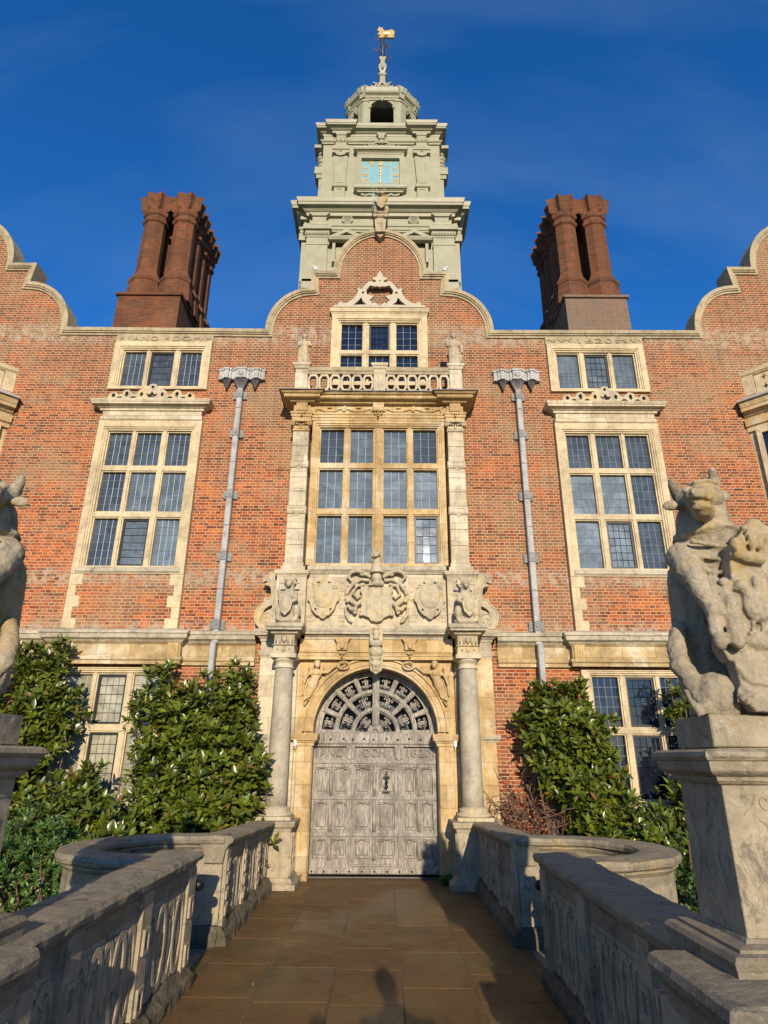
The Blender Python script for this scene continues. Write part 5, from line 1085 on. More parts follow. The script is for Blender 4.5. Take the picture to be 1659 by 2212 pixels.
seated_bull('seated_bull_statue', -1.36, 9.76, 3.515, 0.84, -1, 'carved', 'small seated bull with shield on top of the left entrance column', 'bulls on the entrance columns')
seated_bull('seated_bull_statue', 1.39, 9.76, 3.515, 0.84, 1, 'carved', 'small seated bull with shield on top of the right entrance column', 'bulls on the entrance columns')
gs = seated_bull('seated_bull_statue', -0.01, 10.33, 12.26, 0.80, 1, 'statue', 'seated bull holding a green lance on the very top of the middle gable', None)
m = MB(); m.tube([(-0.13, 10.10, 12.30), (-0.18, 10.12, 12.95)], [0.008, 0.008], 6); m.plate([[(-0.16, 12.55), (-0.14, 12.55), (-0.13, 12.72), (-0.17, 12.72)]], 10.10, 10.115); m.ball((-0.18, 10.12, 12.96), 0.012, 6, 4); m.build('lance', 'copper', gs)
m = MB()
m.plate([[(-0.095, 11.73), (0.095, 11.73), (0.125, 12.10), (-0.125, 12.10)]], W-0.20, W+0.05); m.plate([[(-0.085, 11.73), (0.085, 11.73), (0.0, 11.63)]], W-0.14, W)
m.bev(-0.15, 0.15, W-0.24, W+0.1, 12.10, 12.17, 0.02); m.bev(-0.11, 0.11, W-0.20, W+0.1, 12.17, 12.22, 0.01); m.bev(-0.13, 0.13, W-0.22, W+0.12, 12.222, 12.262, 0.01); m.box(-0.06, 0.06, W-0.212, W-0.19, 11.95, 11.965)
for e in (-1, 1): m.plate([circ(e*0.11, 12.12, 0.045, n=12)], W-0.255, W-0.1)
m.build('apex_console', 'coping', hall)

# great bull statues in the foreground
def great_bull():
    r = empty('great_bull_statue', (1.87, 3.3, 1.79)); C_ = 3.25
    def A(x, z, y): f_ = y/C_; return (0.11+(x-0.11)*f_, y, 1.6+(z-1.6)*f_)
    m = MB()
    m.ball((1.90, 3.30, 1.82), (0.27, 0.19, 0.07)); m.ball(A(1.75, 1.88, 3.16), (0.115, 0.11, 0.125)); m.ball((1.98, 3.2, 1.86), (0.14, 0.1, 0.1))
    cap(m, (1.84, 3.42, 1.98), (1.83, 3.38, 2.52), 0.17, 0.16); m.ball((1.90, 3.38, 2.2), (0.22, 0.13, 0.3)); m.ball((1.84, 3.27, 2.58), (0.185, 0.16, 0.16)); m.ball((1.95, 3.3, 2.5), (0.16, 0.14, 0.2))
    cap(m, (1.86, 3.30, 2.62), (1.83, 3.22, 2.80), 0.16, 0.135); cap(m, (1.90, 3.32, 2.68), (1.86, 3.25, 2.86), 0.14, 0.12)
    m.tube([(1.84+cos(a)*0.150, 3.25+sin(a)*0.150, 2.735+0.02*cos(a)) for a in [2*pi*q/24 for q in range(25)]], 0.016, 8)
    # head
    hd = MB()
    hd.ball((1.81, 3.17, 2.905), (0.118, 0.12, 0.085)); hd.ball((1.815, 3.17, 2.95), (0.105, 0.075, 0.05)); cap(hd, (1.84, 3.22, 2.84), (1.82, 3.2, 2.90), 0.11, 0.10)
    cap(hd, (1.775, 3.12, 2.885), (1.715, 3.0, 2.845), 0.078, 0.064); hd.ball((1.70, 2.965, 2.845), (0.066, 0.048, 0.040)); cap(hd, (1.79, 3.12, 2.815), (1.72, 3.0, 2.785), 0.06, 0.044); hd.ball((1.712, 2.98, 2.785), (0.050, 0.042, 0.026))
    for q in (-1, 1):
        hd.ball((1.77+q*0.082, 3.085+q*0.03, 2.915), (0.028, 0.026, 0.022), 8, 6); hd.ball((1.70+q*0.038, 2.935+q*0.012, 2.852), (0.024, 0.018, 0.018), 8, 6)
    for q in range(7): hd.ball((1.76+q*0.018, 3.10, 2.985-abs(q-3)*0.004), (0.016, 0.03, 0.016), 8, 6)
    hd.tube([A(1.76, 2.93, 3.2), A(1.735, 2.98, 3.2), A(1.715, 3.03, 3.18), A(1.71, 3.065, 3.17)], [0.048, 0.038, 0.026, 0.014], 8); hd.tube([A(1.88, 2.94, 3.2), A(1.925, 2.99, 3.2), A(1.955, 3.06, 3.18), A(1.95, 3.135, 3.17)], [0.050, 0.044, 0.032, 0.015], 8)
    cap(hd, A(1.78, 2.90, 3.2), A(1.70, 2.905, 3.15), 0.030, 0.024, 8); hd.ball(A(1.69, 2.905, 3.15), (0.045, 0.024, 0.030), 10, 6); cap(hd, A(1.86, 2.93, 3.22), A(1.965, 2.955, 3.2), 0.034, 0.028, 8); hd.ball(A(1.975, 2.96, 3.2), (0.055, 0.024, 0.034), 10, 6)
    dn = [((1.70+q*0.036, 2.915+q*0.012, 2.848), 0.018, 0.016) for q in (-1, 1)]+[((1.777+q*0.082, 3.062+q*0.03, 2.912), 0.013, 0.010) for q in (-1, 1)]
    for q in range(-5, 6): dn.append(((1.705+q*0.013, 2.935+abs(q)*0.008+q*0.004, 2.812+0.0015*abs(q)), 0.011, 0.010))
    dn.append((A(1.655, 2.905, 3.125), 0.028, 0.012))
    blob(hd, 'head', 'statue', r, 0.0065, 1, disp=0.003, dents=dn)
    for q in range(4): m.tube([(1.70+q*0.01, 3.13, 2.66-q*0.07), (1.78, 3.095, 2.63-q*0.075), (1.90, 3.12, 2.62-q*0.06)], 0.014, 6)
    # forelegs
    cap(m, (1.70, 3.24, 2.60), (1.675, 3.14, 2.50), 0.085, 0.07); cap(m, (1.675, 3.14, 2.50), (1.665, 3.07, 2.42), 0.065, 0.058); cap(m, (1.665, 3.07, 2.42), (1.695, 3.02, 2.27), 0.055, 0.038); m.ball((1.695, 3.015, 2.27), 0.045); cap(m, (1.695, 3.02, 2.26), (1.675, 3.0, 2.16), 0.034, 0.03); m.ball((1.685, 2.99, 2.12), (0.035, 0.04, 0.045))
    cap(m, (1.76, 3.12, 2.42), (1.77, 3.0, 2.30), 0.05, 0.04); cap(m, (1.77, 3.0, 2.30), (1.755, 2.98, 2.15), 0.038, 0.032); m.ball((1.755, 2.97, 2.12), (0.034, 0.04, 0.04))
    # hind leg and tail
    m.tube([A(1.63, 2.24, 3.34), A(1.595, 2.14, 3.27), A(1.60, 2.04, 3.22), A(1.655, 1.95, 3.17)], [0.035, 0.05, 0.052, 0.045], 12); m.ball(A(1.63, 2.235, 3.34), 0.038); cap(m, A(1.655, 1.94, 3.17), A(1.68, 1.83, 3.12), 0.04, 0.026); m.ball(A(1.685, 1.84, 3.10), (0.035, 0.04, 0.035))
    m.tube([A(1.605, 1.93, 3.12), A(1.625, 1.87, 3.1), A(1.665, 1.80, 3.08)], [0.012, 0.016, 0.02], 6)
    blob(m, 'bull', 'statue', r, 0.0095, 1, disp=0.008)
    m = MB(); Z = 3.05; k = Z/C_
    o_ = [(1.955, 2.68), (1.93, 2.56), (1.925, 2.46), (1.87, 2.44), (1.845, 2.32), (1.80, 2.14), (1.835, 2.06), (1.86, 2.065), (1.868, 1.93), (1.885, 1.86), (1.92, 1.82), (2.10, 1.82), (2.28, 1.86), (2.33, 2.05), (2.36, 2.35), (2.31, 2.58), (2.20, 2.70), (2.06, 2.64)]
    m.plate([[A(x, z, Z)[::2] for x, z in o_]], Z-0.03, Z+0.06)
    m.ball(A(2.08, 2.28, Z+0.02), (0.19, 0.06, 0.32))
    T = lambda x, z, y=Z-0.05: A(x, z, y)
    m.tube([T(1.98, 2.64), T(2.05, 2.61), T(2.13, 2.60)], 0.032, 10); m.ball(T(2.08, 2.73, Z), (0.06, 0.05, 0.06)); m.ball(T(2.12, 2.78, Z), (0.045, 0.04, 0.05)); m.ball(T(1.995, 2.685), (0.022, 0.025, 0.035)); m.ball(T(2.035, 2.70), (0.02, 0.025, 0.045)); m.ball(T(2.03, 2.655), (0.014, 0.02, 0.03)); m.ball(T(2.085, 2.69), (0.016, 0.025, 0.05)); m.ball(T(2.13, 2.68), (0.018, 0.025, 0.04)); m.ball(T(2.06, 2.77), (0.02, 0.03, 0.02)); cap(m, T(2.16, 2.76, Z), T(2.20, 2.52, Z), 0.035, 0.03)
    m.ball(T(2.045, 2.35), (0.065, 0.035, 0.085)); m.ball(T(1.985, 2.455), (0.032, 0.03, 0.03)); m.tube([T(1.965, 2.45), T(1.945, 2.435)], [0.012, 0.004], 6); cap(m, T(2.0, 2.44), T(2.02, 2.40), 0.025, 0.035); cap(m, T(2.06, 2.37), T(2.13, 2.30), 0.035, 0.02); cap(m, T(2.07, 2.42), T(2.07, 2.49), 0.018, 0.02)
    for x in (2.015, 2.065): cap(m, T(x, 2.29), T(x-0.012, 2.215), 0.010, 0.008, 6); cap(m, T(x-0.03, 2.205), T(x+0.01, 2.212), 0.008, 0.008, 6)
    m.ball(T(2.03, 2.165, Z-0.03), (0.085, 0.03, 0.04))
    m.tube([T(1.895+cos(a)*0.03, 1.90+sin(a)*0.035, Z-0.03) for a in [2*pi*q/16*0.85 for q in range(17)]], 0.012, 8); m.ball(T(1.885, 1.885), 0.018)
    m.ball(T(1.90, 2.475, Z-0.02), (0.028, 0.02, 0.025))
    for L_ in ([(2.07, 2.40), (2.10, 2.36), (2.12, 2.31)], [(2.05, 2.385), (2.085, 2.34), (2.10, 2.29)], [(2.03, 2.36), (2.06, 2.32), (2.075, 2.275)], [(2.02, 2.33), (2.04, 2.30)]): m.tube([T(x, z, Z-0.075) for x, z in L_], 0.007, 6)
    for L_ in ([(1.865, 2.42), (1.905, 2.33), (1.90, 2.20), (1.925, 2.11)], [(2.13, 2.52), (2.16, 2.42), (2.20, 2.36)], [(1.89, 2.02), (1.93, 1.97), (2.05, 1.95), (2.2, 1.97)]): m.tube([T(x, z, Z-0.035) for x, z in L_], 0.011, 6)
    blob(m, 'shield', 'statue', r, 0.0075, 1, disp=0.003)
    return r
KS = 0.86
gb1 = great_bull(); gb1.location = (1.624, 2.838, 1.763); gb1.scale = (KS, KS, KS); tag(gb1, 'large lichened stone bull seated with an eagle shield on the right pedestal', 'bull statue', 'great bulls guarding the bridge')
gb2 = copy_tree(gb1); gb2.scale.x = -KS; gb2.location.x = -1.756; gb2['label'] = 'large stone bull on the left pedestal, mostly cut by the picture edge'

# ================================================================== BRIDGE, BALUSTRADES, PEDESTALS
def make_pedestal():
    r = empty('statue_pedestal', (1.87, 3.3, 0.83))
    x0, x1, y0, y1 = 1.62, 2.12, 3.08, 3.50
    loop = [(x0, y1), (x0, y0), (x1, y0), (x1, y1)]
    area = lambda L: L
    m = MB()
    fn = lambda u, v, d: (u, d, v)
    sc_ = []
    for px, pz, a0, dr in ((1.80, 1.43, 0, 1), (1.94, 1.43, 2, -1), (1.82, 1.20, 1, 1), (1.95, 1.16, 3, -1)):
        sc_.append(strip(spiral(px, pz, 0.006, 0.045, a0, a0+dr*7, 20), 0.007))
    m.bev(x0, x1, y0, y1, 0.89, 1.50, 0.004)
    p = m.build('shaft', 'bal', r)
    m = MB()
    for L_ in sc_: m.plate([L_], y0-0.005, y0+0.01)
    for L_ in ([(1.70, 1.46), (1.76, 1.46), (1.74, 1.41), (1.70, 1.38)], [(1.76, 1.36), (1.80, 1.33), (1.84, 1.33), (1.80, 1.22)], [(1.78, 1.16), (1.80, 1.10), (1.86, 1.03)], [(1.90, 1.46), (2.0, 1.46)], [(1.86, 1.33), (1.84, 1.20), (1.90, 1.12)]): m.plate([strip(L_, 0.007)], y0-0.004, y0+0.01)
    m.build('carved_scrollwork', 'bal', r); m = MB()
    sf = lambda u, v, d: (x0-d, u, v)
    for L_ in ([(3.16, 1.42), (3.24, 1.42), (3.27, 1.36)], [(3.36, 1.42), (3.46, 1.42)], [(3.18, 1.3), (3.22, 1.18), (3.18, 1.06)], [(3.42, 1.32), (3.38, 1.2), (3.44, 1.08)], spiral(3.3, 1.15, 0.01, 0.06, 0, 7, 18)): m.plate([strip(L_, 0.012)], -0.01, 0.004, sf)
    m.build('carved_scrollwork', 'bal', r)
    m = MB(); m.sweep(loop, [(-0.2, 1.50), (0.015, 1.50), (0.03, 1.515), (0.03, 1.53), (0.06, 1.545), (0.07, 1.555), (0.075, 1.595), (0.085, 1.60), (0.095, 1.615), (0.09, 1.635), (0.07, 1.645), (-0.2, 1.66)], closed=True, sub=0, jit=0.0)
    m.box(x0+0.01, x1-0.01, y0+0.01, y1-0.01, 1.50, 1.652); m.build('cornice', 'bal', r)
    m = MB(); m.bev(x0-0.005, x1+0.02, y0-0.005, y1-0.05, 1.655, 1.795, 0.006); m.build('plinth_block', 'bal', r)
    m = MB(); m.sweep(loop, [(-0.2, 0.78), (0.12, 0.78), (0.12, 0.825), (0.125, 0.835), (0.13, 0.855), (0.115, 0.875), (0.08, 0.88), (0.08, 0.892), (0.045, 0.896), (0.02, 0.90), (0.012, 0.915), (-0.2, 0.915)], closed=True); m.build('base_moulding', 'bal_cop', r)
    return r
pd1 = make_pedestal(); pd1.location = (1.624, 2.838, 0.938); pd1.scale = (KS, KS, KS); tag(pd1, 'tall carved stone pedestal under the large bull at the right edge', 'pedestal', 'pedestals of the great bulls')
pd2 = copy_tree(pd1); pd2.scale.x = -KS; pd2.location.x = -1.705; pd2['label'] = 'tall stone pedestal under the large bull at the left edge'

def strap_bay(parent, y0, y1, z0, z1, xf, dirx):
    """interlaced raised strapwork on the inner face"""
    fn = lambda u, v, d: (xf-dirx*d, u, v)
    cy, cz = (y0+y1)/2, (z0+z1)/2; L = y1-y0; H = z1-z0; m = MB()
    n = max(2, int(round(L/0.185)))
    for i in range(n):
        c = y0+L*(i+0.5)/n; a = L/n*0.62
        o_ = circ(c, cz, a, H*0.52, 22); i_ = circ(c, cz, a-0.042, H*0.52-0.055, 22)
        clip = lambda L_: [(min(max(u, y0+0.002), y1-0.002), min(max(v, z0+0.002), z1-0.002)) for u, v in L_]
        m.plate([clip(o_), clip(i_)], -0.01, 0.014+0.005*(i % 2), fn)
        m.plate([[(c, cz+0.12), (c+0.05, cz), (c, cz-0.12), (c-0.05, cz)]], -0.01, 0.012, fn)
        for f in (-1, 1): m.plate([strip([(c-a*0.8, cz+f*H*0.47), (c, cz+f*H*0.30), (c+a*0.8, cz+f*H*0.47)], 0.03)], -0.01, 0.010+0.003*(i % 2), fn)
    m.build('strapwork_panel', 'bal', parent)
def wallprof(z0, z1, a, b): return [(-a, z0), (b, z0), (b, z1), (-a, z1)]
COPE = lambda a, zt: [(-a+0.04, zt-0.24), (a-0.04, zt-0.24), (a-0.03, zt-0.13), (a, zt-0.10), (a, zt-0.085), (a+0.035, zt-0.065), (a+0.045, zt-0.035), (a+0.03, zt-0.008), (0, zt), (-a-0.03, zt-0.008), (-a-0.045, zt-0.035), (-a-0.035, zt-0.065), (-a, zt-0.085), (-a, zt-0.10), (-a+0.03, zt-0.13)]
def near_bal(e, label):
    r = empty('stone_balustrade', (e*1.56, 4.4, 0)); tag(r, label, 'balustrade', 'balustrades of the bridge')
    xc = 1.50*e; Y0, Y1 = 2.80, 5.76
    p = [(xc, Y0), (xc, Y1)]
    m = MB(); m.sweep(p, wallprof(0.0, 0.68, 0.10, 0.10)); m.build('wall', 'bal', r)
    m = MB(); m.sweep([(xc, Y0-0.02), (xc, Y1+0.01)], COPE(0.135, 0.905), sub=0.07, jit=0.010); m.build('coping', 'bal_cop', r)
    m = MB(); m.sweep(p, [(-0.17, 0), (0.185, 0), (0.18, 0.07), (0.15, 0.10), (0.125, 0.14), (-0.125, 0.14), (-0.15, 0.10), (-0.18, 0.07)], sub=0.06, jit=0.020); m.build('base_moulding', 'moss_stone', r)
    for y in (3.62, 4.66, Y1-0.10):
        m = MB(); a, b = sorted((e*1.365, e*1.45)); m.box(a, b, y-0.085, y+0.085, 0.05, 0.80)
        for z in (0.22, 0.53): m.plate([rect(y-0.05, y+0.05, z-0.07, z+0.07), rect(y-0.03, y+0.03, z-0.045, z+0.045)], -0.005, 0.016, lambda u, v, d: (e*(1.365-d), u, v))
        m.sweep([(e*1.37, y-0.09), (e*1.37, y+0.09)] if e < 0 else [(e*1.37, y+0.09), (e*1.37, y-0.09)], [(-0.05, 0.74), (0.01, 0.74), (0.05, 0.80), (0.05, 0.83), (-0.05, 0.83)]) if False else None
        if y > 5: m.box(e*1.365, e*1.61, Y1-0.02, Y1+0.012, 0.05, 0.78)
        m.build('pier', 'bal', r)
    for a, b in ((2.93, 3.53), (3.71, 4.57), (4.75, 5.57)): strap_bay(r, a, b, 0.15, 0.66, e*1.402, e)
    # die under the pedestal
    m = MB(); ds = 1.198 if e > 0 else 1.27; a, b = sorted((e*ds, e*2.04)); m.box(a, b, 2.34, 3.05, 0, 0.75)
    m.box(*sorted((e*1.6, e*2.02)), 3.04, 3.2, 0.5, 0.93)
    m.build('pedestal_die', 'bal', r)
    lp = [(e*ds, 2.90), (e*ds, 2.34), (e*2.04, 2.34), (e*2.04, 3.07)]; lp = lp if e > 0 else lp[::-1]
    m = MB(); m.sweep(lp, [(-0.3, 0.735), (0.0, 0.735), (0.01, 0.80), (0.03, 0.825), (0.04, 0.84), (0.062, 0.855), (0.068, 0.88), (0.055, 0.905), (0.03, 0.915), (-0.3, 0.917)], sub=0.07, jit=0.006); m.build('die_coping', 'bal_cop', r)
    strap_bay(r, 2.40, 2.86, 0.10, 0.70, e*(ds+0.002), e)
    return r
near_bal(-1, 'near left stone balustrade of the bridge, in shade, with interlaced strapwork and mossy coping')
near_bal(1, 'near right stone balustrade of the bridge, with interlaced strapwork and dark mossy coping')
def far_bal(e, label):
    r = empty('stone_balustrade', (e*1.56, 8.2, 0)); tag(r, label, 'balustrade', 'balustrades of the bridge')
    Y0, Y1 = 6.86, 9.47; xc = e*1.49
    def slope(m):
        m.v = [(x, y, z-0.095*max(0, (y-Y0))/(Y1-Y0)*min(1, z/0.9)) for x, y, z in m.v]; return m
    m = MB(); m.sweep([(xc, Y0+0.02), (xc, Y1)], wallprof(0, 0.70, 0.085, 0.085)); slope(m).build('wall', 'bal', r)
    m = MB(); m.sweep([(xc, Y0-0.03), (xc, Y1+0.05)], COPE(0.130, 0.90), sub=0.07, jit=0.010); slope(m).build('coping', 'bal_cop', r)
    m = MB(); m.sweep([(xc, Y0-0.05), (xc, Y1)], [(-0.18, 0), (0.18, 0), (0.175, 0.08), (0.145, 0.11), (0.125, 0.15), (-0.125, 0.15), (-0.145, 0.11), (-0.175, 0.08)], sub=0.05, jit=0.028); m.build('base_moulding', 'moss_stone', r)
    for y in (Y0+0.10, 7.80, 8.66):
        m = MB(); m.box(e*1.37, e*1.46, y-0.075, y+0.075, 0.10, 0.80)
        for z in (0.27, 0.40, 0.53, 0.64): m.plate([[(y-0.045, z-0.05), (y+0.045, z-0.02), (y+0.045, z+0.05), (y-0.045, z+0.02)]], 0, 0.014, lambda u, v, d: (e*(1.37-d), u, v))
        slope(m).build('pier', 'bal', r)
    for a, b in ((7.05, 7.72), (7.88, 8.58), (8.74, 9.40)): strap_bay(r, a, b, 0.16, 0.64, e*1.407, e)
    return r
far_bal(-1, 'far left stone balustrade between the refuge and the left column, with lit piers')
far_bal(1, 'far right stone balustrade between the refuge and the right column, inner face in shade')
def refuge(e, label):
    r = empty('refuge_wall', (e*1.9, 5.8, 0)); tag(r, label, 'wall', 'curved refuge walls of the bridge')
    P = [(e*1.40, 6.97), (e*1.66, 6.97)]+[(e*(1.68+0.78*sin(a)**0.85), 6.22+0.75*cos(a)) for a in [pi*q/20 for q in range(1, 20)]]+[(e*1.66, 5.47)]
    if e < 0: P = P[::-1]
    m = MB(); m.sweep(P, wallprof(-1.25, 0.70, 0.09, 0.09), sub=0.12); m.build('wall', 'bal', r)
    m = MB(); m.sweep(P, COPE(0.125, 0.90), sub=0.06, jit=0.008); m.build('coping', 'bal_cop', r)
    m = MB(); m.sweep(P, [(-0.19, -0.05), (0.19, -0.05), (0.185, 0.09), (0.15, 0.14), (-0.15, 0.14), (-0.185, 0.09)], sub=0.06, jit=0.018); m.build('base_moulding', 'moss_stone', r)
    m = MB(); m.box(e*1.41, e*1.60, 6.875, 6.92, 0.15, 0.70)
    for z in (0.30, 0.52): m.plate([rect(min(e*1.46, e*1.56), max(e*1.46, e*1.56), z-0.06, z+0.06), rect(min(e*1.475, e*1.545), max(e*1.475, e*1.545), z-0.045, z+0.045)], 6.862, 6.88)
    m.build('pier', 'bal', r); return r
refuge(-1, 'curved pale stone refuge wall bulging out to the left of the bridge')
refuge(1, 'curved pale stone refuge wall bulging out to the right of the bridge')
# iron gate stops in the refuge openings
for e, x, y, z in ((-1, -1.37, 5.88, 0.64), (1, 1.52, 6.5, 0.55)):
    m = MB(); m.ball((x, y, z), 0.045, 16, 10); m.tube([(x, y, z), (x+e*0.07, y, z-0.005)], 0.014, 8); m.tube([(x+e*0.07, y, z+0.06), (x+e*0.065, y, z-0.17)], 0.018, 8); m.ball((x+e*0.055, y, z-0.18), 0.038, 14, 8)
    if e > 0: m.tube([(x+0.07, y, z), (x+0.12, y+0.36, z)], 0.012, 6)
    else: m.tube([(x-0.07, y, z), (x-0.07, y-0.14, z)], 0.012, 6)
    o = m.build('gate_stop', 'black', None, (x, y, z)); tag(o, 'black iron gate stop with round knobs at the end of the near left balustrade' if e < 0 else 'black iron gate stop with round knobs by the right refuge wall', 'gate stop')

# ------------------------------------------------------------------ path, bridge body, ground
m = MB()
rnd = random.Random(5)
cols_ = [(-1.44, -1.346), (-1.332, -0.807), (-0.793, -0.267), (-0.253, 0.260), (0.274, 0.803), (0.817, 1.332), (1.346, 1.44)]
for ci, (a, b) in enumerate(cols_):
    y = 1.9+rnd.random()*0.3
    while y < 10.44:
        L = rnd.choice((0.32, 0.62, 0.8, 0.95, 1.2)) if ci not in (0, 6) else 1.1
        y2 = min(10.44, y+L); t = rnd.uniform(-0.0004, 0.0004)
        m.add([(a, y+0.004, t), (b, y+0.004, t+rnd.uniform(-.0003, .0003)), (b, y2-0.004, t+rnd.uniform(-.0003, .0003)), (a, y2-0.004, t), (a, y+0.004, -0.05), (b, y+0.004, -0.05), (b, y2-0.004, -0.05), (a, y2-0.004, -0.05)],
              [(0, 1, 2, 3), (0, 4, 5, 1), (1, 5, 6, 2), (2, 6, 7, 3), (3, 7, 4, 0)]); y = y2
jm = MB(); jm.add([(-1.45, 1.9, -0.0025), (1.45, 1.9, -0.0025), (1.45, 10.44, -0.0025), (-1.45, 10.44, -0.0025)], [(0, 1, 2, 3)]); tag(jm.build('path_bedding', 'moss_stone'), kind='structure')
o = m.build('path', 'paving'); tag(o, kind='structure')
m = MB(); m.box(-1.84, 1.84, 1.8, 10.16, -1.3, -0.012); 
for e in (-1, 1): m.plate([[(e*1.80, 5.5)]+[(e*(1.72+0.70*sin(a)), 6.22+0.72*cos(a)) for a in [pi-pi*q/14 for q in range(1, 14)]]+[(e*1.80, 6.95)]], -1.3, -0.014, lambda u, v, d: (u, v, d))
o = m.build('bridge_deck', 'bal_cop'); tag(o, kind='structure')
m = MB(); m.box(-40, 40, -60, 1.9, -1.3, -0.02); o = m.build('forecourt', 'earth'); tag(o, kind='structure')
m = MB(); m.add([(-300, -300, -1.31), (300, -300, -1.31), (300, 300, -1.31), (-300, 300, -1.31)], [(0, 1, 2, 3)]); o = m.build('ground', 'lawn'); tag(o, kind='structure')
m = MB(); m.box(-11, -1.86, 1.95, W-0.02, -1.305, -0.75); m.box(1.86, 11, 1.95, W-0.02, -1.305, -0.75); o = m.build('flower_bed', 'earth'); tag(o, kind='structure')
m = MB(); m.box(-1.0, 1.0, 10.38, 10.60, -0.2, 0.012); o = m.build('threshold', 'lead_dark', door)

# ================================================================== PLANTING
def leaf(mb, p, d, up, L, w_, droop=0.15):
    s_ = d.cross(up)
    if s_.length < 1e-3: s_ = d.cross(Vector((1, 0.3, 0)))
    s_.normalize(); n_ = s_.cross(d).normalized(); vs = []
    st = ((0.0, 0.10), (0.28, 0.80), (0.55, 1.0), (0.80, 0.62), (1.0, 0.03))
    for t, ww in st:
        c = p+d*(L*t)-n_*(L*droop*t*t); vs += [c+s_*(w_*ww/2)+n_*(w_*0.12*ww), c, c-s_*(w_*ww/2)+n_*(w_*0.12*ww)]
    fs = []
    for i in range(4):
        a = i*3; fs += [(a, a+1, a+4, a+3), (a+1, a+2, a+5, a+4)]
    mb.add(vs, fs, True)
def shrub(name, label, blobs, n, mat, L=0.135, w_=0.047, per=8, seed=1, stems=16, ground=-0.75, group='wall shrubs', cat='shrub', out=0.55):
    rn = random.Random(seed); cx = sum(b[0][0] for b in blobs)/len(blobs); cy = sum(b[0][1] for b in blobs)/len(blobs)
    r = empty(name, (cx, cy, ground)); tag(r, label, cat, group); mb = MB(); tot = sum(b[1][0]*b[1][2] for b in blobs)
    pts = []
    for c, rad in blobs:
        c = Vector(c); k = max(1, int(n*rad[0]*rad[2]/tot))
        for _ in range(k):
            v = Vector((rn.gauss(0, 1), rn.gauss(-0.35, 1), rn.gauss(0.1, 1))).normalized()
            f_ = (rn.uniform(0.55, 1.0) if rn.random() < 0.86 else rn.uniform(1.0, 1.22))+0.38*noise.noise(Vector((v.x*2+c.x, v.y*2, v.z*2+c.z))*1.3)
            p = c+Vector((v.x*rad[0], v.y*rad[1], v.z*rad[2]))*f_
            if p.y > W-0.03: p.y = W-0.03-rn.random()*0.1
            d = (v*out+Vector((rn.uniform(-.5, .5), rn.uniform(-.7, .1), rn.uniform(0.1, 1.0)))).normalized()
            pts.append((p, d))
    for p, d in pts:
        a = d.cross(Vector((0.3, 0.9, 0.2))).normalized(); b = d.cross(a); ph = rn.random()*6.28; kk = per+rn.randint(-2, 2); sc_ = rn.uniform(0.55, 1.22)
        for q in range(kk):
            an = ph+q*2.4; tilt = radians(28+52*q/kk+rn.uniform(-8, 8)); rd = a*cos(an)+b*sin(an)
            dd = (d*cos(tilt)+rd*sin(tilt)).normalized(); leaf(mb, p-d*(0.04*q/kk), dd, (d*0.8+Vector((0, -0.2, 0.3))).normalized(), L*sc_*rn.uniform(0.7, 1.1), w_*sc_*rn.uniform(0.8, 1.15), rn.uniform(0.02, 0.22))
    mb.build('foliage', mat, r); sb = MB()
    for q in range(stems):
        p, d = pts[rn.randrange(len(pts))]; b0 = Vector((p.x*0.4+cx*0.6+rn.uniform(-.15, .15), cy+rn.uniform(-.1, .2), ground)); md = (b0+p)/2+Vector((rn.uniform(-.12, .12), 0.05, 0.1)); sb.tube([b0, md, p], [0.03, 0.02, 0.007], 6)
    if sb.v: sb.build('stem', 'bark', r)
    return r
shrub('magnolia', 'broad glossy evergreen magnolia against the wall just left of the entrance', [((-2.75, 9.90, 1.95), (0.52, 0.35, 0.80)), ((-2.15, 9.88, 2.05), (0.42, 0.33, 0.82)), ((-3.30, 9.92, 2.1), (0.36, 0.3, 0.65)), ((-2.35, 9.65, 1.2), (0.72, 0.42, 0.85)), ((-1.85, 9.70, 1.2), (0.36, 0.34, 0.60)), ((-2.95, 9.65, 1.15), (0.50, 0.40, 0.80)), ((-2.5, 9.5, 0.3), (0.95, 0.45, 0.75)), ((-3.25, 10.0, 2.75), (0.16, 0.12, 0.24)), ((-2.1, 9.95, 2.75), (0.16, 0.12, 0.24))], 1500, 'leaf', seed=3, L=0.158, w_=0.058)
shrub('magnolia', 'glossy evergreen magnolia left of the ground floor window, behind the left bull', [((-5.1, 9.95, 2.75), (0.38, 0.28, 0.52)), ((-5.0, 9.9, 2.0), (0.42, 0.35, 0.7)), ((-5.6, 9.9, 2.2), (0.5, 0.35, 0.9)), ((-4.95, 9.8, 1.2), (0.42, 0.38, 0.65)), ((-4.65, 10.0, 2.15), (0.20, 0.2, 0.45)), ((-5.6, 9.7, 0.9), (0.6, 0.4, 0.8))], 850, 'leaf', seed=4, L=0.155, w_=0.056)
shrub('evergreen_shrub', 'low glossy shrub under the left ground floor window', [((-4.1, 9.3, 0.75), (0.55, 0.4, 0.50)), ((-3.6, 9.2, 0.55), (0.5, 0.4, 0.50)), ((-4.7, 9.2, 0.6), (0.5, 0.4, 0.55)), ((-3.95, 9.5, 1.1), (0.22, 0.2, 0.35))], 800, 'leaf', seed=6, L=0.15, w_=0.054)
shrub('leafy_shrub', 'dark fine-leaved shrub low on the left behind the refuge wall', [((-3.95, 8.4, 0.55), (0.50, 0.4, 0.50)), ((-4.4, 8.5, 0.3), (0.5, 0.4, 0.55)), ((-3.4, 8.5, 0.1), (0.5, 0.4, 0.5))], 700, 'leaf_dark', seed=8, L=0.075, w_=0.022, per=9)
